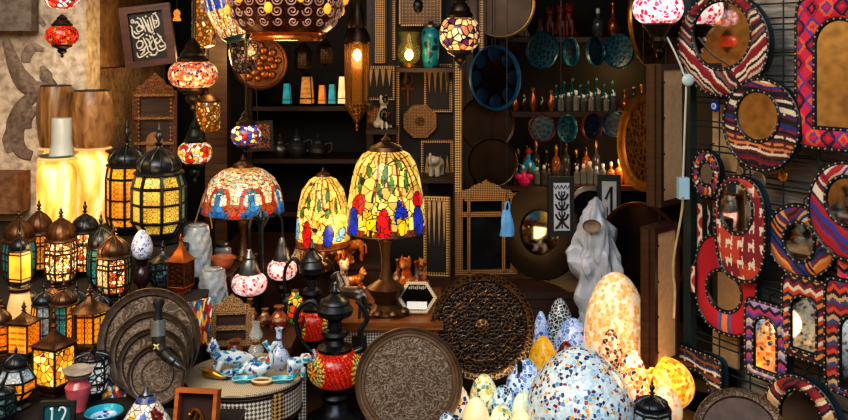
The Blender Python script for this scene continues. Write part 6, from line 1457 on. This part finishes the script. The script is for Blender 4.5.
# ------------------------------------------------------------------ framed calligraphy
Y = 3.55; s = Y/FPX; c0 = P(148, 33, Y)
t = thing('calligraphy_frame', 'dark wood frame with white Arabic calligraphy on black, hung tilted', 'picture', P(152, 66, Y), (0, math.radians(-7), math.radians(4)))
W, H = 50*s, 61*s; f = MB(); k = 8*s
for x0, x1, z0, z1 in ((-W/2, W/2, 0, k*.8), (-W/2, W/2, H-k*.8, H), (-W/2, -W/2+k, k*.8, H-k*.8), (W/2-k, W/2, k*.8, H-k*.8)): f.box(((x0+x1)/2, 0, (z0+z1)/2), (x1-x0, .03, z1-z0))
f.build('frame', wood('red_brown_frame', '2a0e05', '55220f'), t)
MB().box((0, .006, H/2), (W-1.8*k, .01, H-1.5*k)).build('black_panel', BLKP, t)
STK = [[(118,110),(128,103),(136,114),(126,122),(118,113)], [(112,134),(120,150),(120,190),(134,212),(158,208),(184,190)], [(140,128),(150,116),(162,132),(176,160)], [(166,100),(176,110),(196,184)], [(186,92),(200,130),(216,188)], [(144,150),(152,176),(176,172),(182,152),(164,142),(148,152)],
 [(212,112),(224,188),(240,182)], [(226,98),(234,160),(238,180)], [(240,88),(250,170)], [(258,78),(272,110),(274,150),(250,166)], [(250,120),(264,128),(256,146)], [(196,150),(210,142),(220,160)], [(246,84),(268,74)], [(128,170),(142,188),(160,186)],
 [(134,248),(140,276),(166,268),(170,240),(150,234),(136,248)], [(132,300),(138,330),(166,324),(200,306),(216,324)], [(176,214),(190,262),(198,306)], [(190,222),(206,240),(218,294),(242,284)], [(228,208),(240,250),(252,302),(282,302),(298,286),(290,256)], [(258,200),(272,226),(286,258)],
 [(226,238),(214,258),(202,274)], [(272,248),(244,266)], [(148,290),(170,286),(188,268)], [(200,322),(230,328),(248,308)], [(256,228),(240,246),(258,258),(270,240)], [(150,318),(172,300),(180,284)], [(262,272),(272,284),(286,276)], [(210,206),(220,220),(214,232)]]
q = MB()
def cl(x, y): return ((x-206)/6*s*1.04, -.001, H/2-(y-208)/6*s*1.0)
for stp in STK:
    pts = arc([cl(x, y) for x, y in stp], 5); n = len(pts)
    q.tube(pts, [.0036*(.5+.5*math.sin(PI*(i+.5)/n)) for i in range(n)], 6)
for x, y in ((150, 216), (198, 204), (240, 200), (276, 224), (160, 96), (206, 92), (286, 280), (186, 332)): q.ball(cl(x, y), .0042, 8, 5, sy=.5)
q.build('calligraphy', plain('white_ink', 'd0ccc0', .5, var=.05), t)
MB().tube([(0, .012, H), (.0, .012, 2.36-t.location.z)], .002, 5).build('hanging_wire', BLK, t)
# ------------------------------------------------------------------ pendants
REDG = mosaic('red_green_mosaic', ['c81c14', 'e83a1c', 'a80f10', '3a6a2c', 'd8701c', 'e8281c', 'c8301c'], 95, .07, '2c0808', .55)
REDW = mosaic('red_white_mosaic', ['c81c1c', 'f0e0d0', 'e86a3a', 'd8c8e8', 'a81418', 'f8f0e8'], 80, .07, '3a1010', .9)
ORM = mosaic('orange_purple_mosaic', ['d0561c', 'e8c4a0', '4a2450', 'd87a30', 'a82820', 'e8d0b8', '2e2240', 'b83c24'], 100, .05, 'c89870', .3)
hanging_globe('red mosaic double pendant lamp before the carved stone', 62, 25, 46, 32, 3.0, REDG, 14, 58, two=(-18, 9, 35, REDW), name='double_mosaic_pendant')
hanging_globe('large orange and purple speckled mosaic globe lamp at left', 193, 60, 89, 49, 3.3, ORM, 38, 112)
hanging_globe('small red and white mosaic lamp with dark green cap, lit inside', 195, 141, 164, 34, 3.56, mosaic('red_white_amber_mosaic', ['c8341c', 'e8e0d0', 'f0b050', 'd8d8d8', 'f8c860', 'a81c1c'], 62, .06, '3a2010', .55), 118, 184, metal=plain('dark_green_cap', '14201e', .4, .5))
BLR = mosaic('blue_red_white_mosaic', ['2a3a9a', 'e8dcc8', 'c8341c', 'f0c050', 'e8e0d8', '8a2418', '3a4aa8'], 70, .07, '2a1410', .7)
t = hanging_globe('little mosaic pendant with blue and red flower above the scroll lamp', 246, 124, 146, 30, 3.4, BLR, 110, 152)
HCM = mosaic('cream_honeycomb_mosaic', ['ffd8a0', 'f8c880', 'ffe4b8', 'e8a860', 'c8784a', 'f8c888', '5a2a5a'], 40, .085, '200c08', .45)
hanging_globe('cream honeycomb mosaic pendant lamp at the top centre', 460, 16, 52, 41, 3.5, HCM, -8, 70)
# huge pierced brass lamp
Y = 3.25; s = Y/FPX; p = P(286, 41, Y)
def pierced():
    m, nt, b = newmat('pierced_brass_glow'); v = coords(nt)
    t1 = nd(nt, 'ShaderNodeTexNoise', Scale=24.0, Detail=1.0, Distortion=3.6); nt.links.new(v, t1.inputs['Vector'])
    c = ramp(nt, t1.outputs['Fac'], [(.36, hx('22100a')), (.42, hx('4a2412')), (.45, hx('6a3a24')), (.48, hx('5a2c18')), (.50, hx('3a1a0e')), (.56, hx('22100a')), (.585, hx('5a3018')), (.61, hx('22100a'))])
    e = ramp(nt, t1.outputs['Fac'], [(.42, (0,0,0)), (.45, hx('4a2010')), (.48, hx('4a2010')), (.5, (0,0,0)), (.56, (0,0,0)), (.585, hx('3a1a0c')), (.61, (0,0,0))])
    fin(nt, b, c, .35, .6, .35, e); return m
t = thing('pierced_brass_lamp', 'huge pierced brass bowl lamp with amber jewels hanging at the top', 'lamp', p)
z = lambda y: (41-y)*s
MB().lathe([(r*s, z(y)) for r, y in ((40, 33), (46, 28), (54, 16), (59, 2), (60, -14), (56, -30), (44, -46), (24, -58), (6, -64))], 72, cap=False).build('pierced_bowl', pierced(), t)
MB().lathe([(r*s, z(y)) for r, y in ((34, 41), (36, 40.5), (36.5, 38), (35, 35), (40, 33), (41, 32.5))], 64, cap=False).build('copper_rim', plain('glowing_copper', 'a85a24', .25, .8, emit=.12, var=.3), t)
BPF = [(60, -14), (59, 2), (54, 16), (46, 28), (40, 33)]
def brad(y):
    for (r0, y0), (r1, y1) in zip(BPF, BPF[1:]):
        if y <= y1: return r0+(r1-r0)*(y-y0)/(y1-y0)
    return 40
tc_ = MB()
for y0, n_, off, rr in ((-8, 26, 0, 6), (3, 26, .5, 5.5), (13, 24, 0, 5.5), (23, 22, .5, 4.6)):
    for k_ in range(n_):
        a0 = 2*PI*(k_+off)/n_; sg = 1 if k_ % 2 else -1; pts = []
        for i in range(17):
            ph = i*.62; q = rr*(1-.85*i/16); y_ = y0+q*math.sin(ph)*.9; u = sg*q*math.cos(ph)
            r_ = brad(y_)+.6; a = a0+u/r_; pts.append((r_*s*math.cos(a), r_*s*math.sin(a), z(y_)))
        tc_.tube(pts, [.85*s*(1-.4*i/16) for i in range(17)], 4)
tc_.build('scroll_tracery', plain('glowing_lilac_brass', 'b08878', .4, .3, emit=.28, var=.35), t)
AJ = plain('amber_jewel', 'ffa030', .15, emit=.9, var=.2)
for i in range(12):
    a = -PI/2+(i-1)*2*PI/12*1.0-.14; r = 57*s if i % 2 else 60*s; zz = z(10) if i % 2 else z(0)
    MB().ball((r*math.cos(a), r*math.sin(a), zz), 4*s, 12, 8, sz=1.35).build('amber_jewel', AJ, t)
MB().tube([(0, 0, z(-62)), (0, 0, 2.36-p.z)], .006, 6).build('chain', BRN, t)
# tall brass lantern with bulb
Y = 3.6; s = Y/FPX; p = P(357, 131, Y)
t = thing('tall_brass_lantern', 'tall brass lantern of amber glass with a lit bulb, hanging left of the oil lamp', 'lantern', p); z = lambda y: (131-y)*s
AG = glassy('amber_lantern_glass', '8a5a14', .15, .5)
for i in range(6):
    a, c = i*PI/3, (i+1)*PI/3; r0, r1 = 10.5*s, 11.5*s
    MB().add([(r0*math.cos(a), r0*math.sin(a), z(104)), (r0*math.cos(c), r0*math.sin(c), z(104)), (r1*math.cos(c), r1*math.sin(c), z(44)), (r1*math.cos(a), r1*math.sin(a), z(44))], [(0, 1, 2, 3)]).build('glass_panel', AG, t)
f = MB()
for i in range(6):
    a = i*PI/3; f.tube([(11*s*math.cos(a), 11*s*math.sin(a), z(106)), (12*s*math.cos(a), 12*s*math.sin(a), z(42))], 1*s, 5)
f.build('frame', BRN, t)
PB = engraved('pierced_brass_filigree', '6a4418', 'b88a40', 70, 1, .35, .8, 'vor', .7)
MB().lathe([(r*s, z(y)) for r, y in ((.5, 131), (1.5, 128), (1, 124), (3, 121), (9, 112), (12.5, 107), (13, 104), (11, 103))], 24).build('pointed_base', PB, t)
MB().lathe([(r*s, z(y)) for r, y in ((12, 44), (14, 42), (13, 36), (9, 28), (10, 25), (7, 14), (5, 4), (6, 0), (2, -8))], 24).build('crown', DKB, t)
MB().ball((0, 0, z(55)), 4*s, 14, 10, sz=1.5).build('glowing_bulb', GLOW, t); MB().tube([(0, 0, z(48)), (0, 0, z(30))], 2*s, 8).build('bulb_socket', BLK, t)
MB().tube([(0, 0, z(-6)), (0, 0, 2.36-p.z)], .004, 6).build('chain', BLK, t)
for lab, x, y1, w, h in (('dark unlit hanging lantern left of the tall brass one', 303, 72, 17, 30), ('dark unlit hanging lantern beside the tall brass lantern', 325, 66, 15, 27)):
    p = P(x, y1, 4.1); s = 4.1/FPX; t = thing('unlit_lantern', lab, 'lantern', p); r = w/2*s; H = h*s
    MB().lathe([(r*.3, 0), (r*.8, H*.06), (r, H*.15), (r, H*.6), (r*.9, H*.65)], 6).build('body', engraved('dim_pierced_lantern', '1c130c', '5a4024', 80, 1, .4, .6, 'vor', .5), t)
    MB().lathe([(r*1.05, H*.64), (r*1.1, H*.68), (r*.7, H*.82), (r*.15, H*1)], 12).build('roof', DKB, t); MB().tube([(0, 0, H*.98), (0, 0, 2.36-p.z)], .002, 5).build('chain', BLK, t)
# embossed shield plate
def heads(t, R, o):
    b = MB(); rnd = random.Random(3)
    for i in range(22):
        a = i*2.4; q = R*.68*math.sqrt(i/22); b.ball(o+Vector((q*math.cos(a), q*math.sin(a), .004)), R*(.12+.06*rnd.random()), 12, 6, sz=.35)
    for i in range(0):
        a = i*.9; b.tube(arc([o+Vector((R*.2*math.cos(a), R*.2*math.sin(a), .006)), o+Vector((R*.45*math.cos(a+.4), R*.45*math.sin(a+.4), .009)), o+Vector((R*.66*math.cos(a+.1), R*.66*math.sin(a+.1), .006))]), R*.05, 6)
    b.build('embossed_relief', plain('embossed_copper', '85522e', .35, .8, var=.3), t)
o = tray('embossed copper shield plate under the huge brass lamp', 260, 91, 56, P(260, 91, 4.05), (plain('copper_shield', '5e3c24', .4, .75, var=.4), plain('dark_copper_rim', '4a2c18', .35, .8)), lean=4, name='embossed_plate', cat='plate', rimw=.16, boss=heads); wire(o, P(260, 37, 4.07), (P(260, 37, 4.07).x, 4.07, 2.36))
# dark pierced pendant left of the shield
Y = 3.78; p = P(244, 74, Y); s = Y/FPX
t = thing('pierced_pendant', 'dark pierced pendant lamp in front of the copper shield', 'lamp', p)
MB().lathe([(r*s, (74-y)*s) for r, y in ((4, 74), (9, 72), (12, 66), (14.5, 56), (15, 46), (13, 41), (9, 38))], 32).build('pierced_body', mosaic('dark_pierced_metal', ['5a4a4a', '8a7a78', '3a2a2a', '6a5a58'], 70, .13, '140e0c', .12), t)
MB().lathe([(r*s, (74-y)*s) for r, y in ((14, 41), (16, 39), (12, 36), (4, 32), (1, 28))], 28).build('cap', plain('teal_cap', '173a3c', .4), t)
MB().tube([(0, 0, 44*s), (0, 0, 2.36-p.z)], .003, 6).build('chain', BLK, t)
# colourful stained-glass shade at the top left of the brass lamp
def bluegold(a, v):
    b = (a*8/PI) % 1
    if v > .52: return hx('2a4ab0') if b < .75 else hx('e8e4d8')
    if v < .12: return hx('14303a')
    k = int((a*9+v*11)*1.3) % 5; return (hx('e8e0c0'), hx('f0c83a'), hx('e8e8e0'), hx('c8341c'), hx('f0d060'))[k]
Y = 3.05; s = Y/FPX; p = P(240, 43, Y)
t = thing('leaded_glass_pendant', 'leaded stained-glass pendant of yellow, white and blue behind the huge brass lamp', 'lamp', P(236, 42, 3.62), (0, math.radians(-14), 0)); s = 3.62/FPX
MB().lathe([(r*s, (42-y)*s) for r, y in ((9, 40), (13, 36), (16, 28), (19, 18), (21, 8), (21, -4), (17, -16), (8, -24))], 96, paint=bluegold, cap=False).build('leaded_shade', vcol('blue_gold_glass', .65, .3, 75), t)
MB().lathe([(r*s, (42-y)*s) for r, y in ((4, 42), (9, 41), (9.5, 39), (8, 38))], 28).build('bottom_ring', plain('teal_ring', '1c3f44', .4), t)
MB().tube([(0, 0, 60*s), (0, 0, 2.40-P(0, 42, 3.62).z)], .003, 6).build('chain', BLK, t)
# pierced brass cylinders at left top
PCY = mosaic('pierced_gold_glow', ['e8a040', 'c87a24', 'fff0c0', '9a5a18', 'b8742a'], 62, .16, '5a3812', .45)
for lab, x, y0, y1, w, Y in (('pierced brass cylinder lamp left of the stained-glass pendant', 204, -20, 48, 24, 3.75), ('pierced brass lamp below the speckled orange globe', 208, 94, 132, 24, 3.85)):
    p = P(x, y1, Y); s = Y/FPX; r = w/2*s; H = (y1-y0)*s
    t = thing('pierced_cylinder_lamp', lab, 'lamp', p)
    MB().lathe([(r*.3, 0), (r*.9, H*.04), (r, H*.1), (r, H*.75), (r*.95, H*.8)], 28).build('pierced_body', PCY, t)
    MB().lathe([(r, H*.79), (r*1.08, H*.82), (r*.7, H*.92), (r*.2, H*1.0)], 28).build('cap', BRN, t)
    MB().tube([(0, 0, H*.98), (0, 0, 2.36-p.z)], .003, 5).build('chain', BLK, t)
# wooden post behind the speckled globe; arabesque tile; small gold keyhole lamp
t = thing('wooden_post', 'brown wooden post at the left side of the shop opening', 'post', (P(218, 0, 4.15).x, 4.15, 0)); MB().box((0, 0, 1.175), (.10, .08, 2.35)).build('shaft', wood('dim_brown_post', '2c1a0c', '5a3a1c'), t); MB().box((0, 0, .05), (.13, .11, .1)).build('post_base', WDK, t)
p = P(259, 151, 3.9); s = 3.9/FPX
t = thing('arabesque_tile', 'square dark wooden panel with copper arabesque behind the little flower pendant', 'panel', p, (0, math.radians(-3), .08))
MB().box((0, 0, 15*s), (30*s, .02, 30*s)).build('frame', BLKP, t); MB().box((0, -.011, 15*s), (24*s, .004, 24*s)).build('arabesque_face', engraved('copper_arabesque', '2c140c', 'b8703c', 34, 2.2, .5, .2, 'noi', .4), t)
MB().tube([(0, .01, 30*s), (0, .01, 2.36-p.z)], .002, 5).build('hanging_wire', BLK, t)
p = P(177, 21, 3.7); s = 3.7/FPX
t = thing('keyhole_lamp', 'tiny golden keyhole-shaped lamp right of the calligraphy', 'lamp', p); MB().lathe([(r*s, z*s) for r, z in ((4, 0), (4, 2), (2.5, 5), (3.4, 7), (3, 10), (.5, 12))], 20).build('body', plain('gold_glow', 'd88a2c', .3, emit=.5), t); MB().tube([(0, 0, 12*s), (0, 0, 2.36-p.z)], .002, 5).build('chain', BLK, t)
# ================================================================== light and camera
W_ = bpy.data.worlds.new('World'); bpy.context.scene.world = W_; W_.use_nodes = True; bg = W_.node_tree.nodes['Background']
bg.inputs[0].default_value = (.55, .68, .85, 1); bg.inputs[1].default_value = .26
def light(kind, name, loc, power, col, size=.1, target=None):
    d = bpy.data.lights.new(name, kind); d.energy = power; d.color = col
    if kind == 'AREA': d.size = size
    else: d.shadow_soft_size = size
    o = bpy.data.objects.new(name, d); COL.objects.link(o); o.location = loc
    if target is not None: o.rotation_euler = (Vector(target)-Vector(loc)).to_track_quat('-Z', 'Y').to_euler()
    return o
light('AREA', 'street_skylight', (.3, -.6, 3.6), 84, (.86, .93, 1), 3.0, (0, 3.1, .6))
light('AREA', 'left_wall_fill', (-1.3, 1.0, 3.0), 45, (1, .84, .62), 1.4, (-1.9, 3.5, 1.3))  # warm fill added to brighten the left wall
light('AREA', 'opposite_wall_fill', (0, -1.0, 4.2), 120, (.9, .95, 1), 2.5, (0, -2.9, 1.6))  # fill on the opposite wall, added for brighter reflections in mirrors and metal
light('AREA', 'plank_wall_fill', (-1.5, .2, 3.0), 34, (1, .93, .84), 1.2, (1.25, 2.8, .9))  # fill added to lift the plank wall behind the mirrors
WARM = (1, .62, .25)
for nm, loc, pw in (('alabaster_glow', P(74, 120, 3.1), .9), ('lantern_glow_left', P(60, 250, 2.75), 1.2), ('lantern_glow_right', P(130, 215, 2.9), 1.0), ('tulip_lamp_bulb', P(384, 238, 3.02), 2.4), ('small_tulip_bulb', P(323, 250, 3.4), 1.0), ('scroll_lamp_bulb', P(243, 216, 3.5), .9),
  ('brass_lamp_bulb', P(286, 50, 3.25), 1.6), ('tall_lantern_bulb', P(357, 60, 3.52), 1.0), ('oil_lamp_bulb', P(409, 52, 4.1), .8), ('speckled_globe_bulb', P(200, 105, 3.2), .9), ('gold_egg_bulb', P(634, 330, 3.1), 1.4), ('orange_lamp_bulb', P(668, 350, 2.85), .8), ('shelf_fill', P(628, 160, 4.62), 2.6), ('shelf_top_fill', P(626, 70, 4.8), 1.8), ('shelf_mid_fill', P(560, 150, 4.45), 1.2), ('shelf_high_fill', P(575, 72, 4.45), 1.2), ('honeycomb_bulb', P(460, 75, 3.4), .6), ('pier_fill', P(150, 40, 3.75), 2.2), ('relief_fill', P(30, -190, 2.9), 13), ('lantern_bank_fill', P(60, 190, 2.7), 1.6), ('post_fill', P(215, 60, 3.9), 2.0), ('figure_fill', P(345, 225, 3.3), 1.0), ('inlay_fill', P(430, 90, 4.0), 1.2), ('alley_wall_fill', (-1.75, 2.0, 2.5), 11), ('shield_fill', P(262, 50, 3.7), 1.2)):  # relief, bank, post, figure, inlay, alley-wall and shield entries are added fills
    light('POINT', nm, loc, pw, (1, .86, .68) if nm in ('relief_fill', 'grid_bulb') else WARM, .05)  # the shelf and pier lights are added fills too, no lamp hangs there
cam = bpy.data.cameras.new('Camera'); co = bpy.data.objects.new('Camera', cam); COL.objects.link(co)
co.location = (0, 0, CZ); co.rotation_euler = (PI/2, 0, 0); cam.sensor_width = 36; cam.lens = 36*FPX/848; cam.shift_y = -(210-HY)/848; cam.clip_start = .05
sc = bpy.context.scene; sc.camera = co
sc.cycles.use_denoising = True; sc.cycles.max_bounces = 6; sc.cycles.transparent_max_bounces = 12; sc.cycles.caustics_reflective = False; sc.cycles.caustics_refractive = False
sc.view_settings.view_transform = 'Standard'; sc.view_settings.look = 'Medium High Contrast'; sc.view_settings.exposure = 0
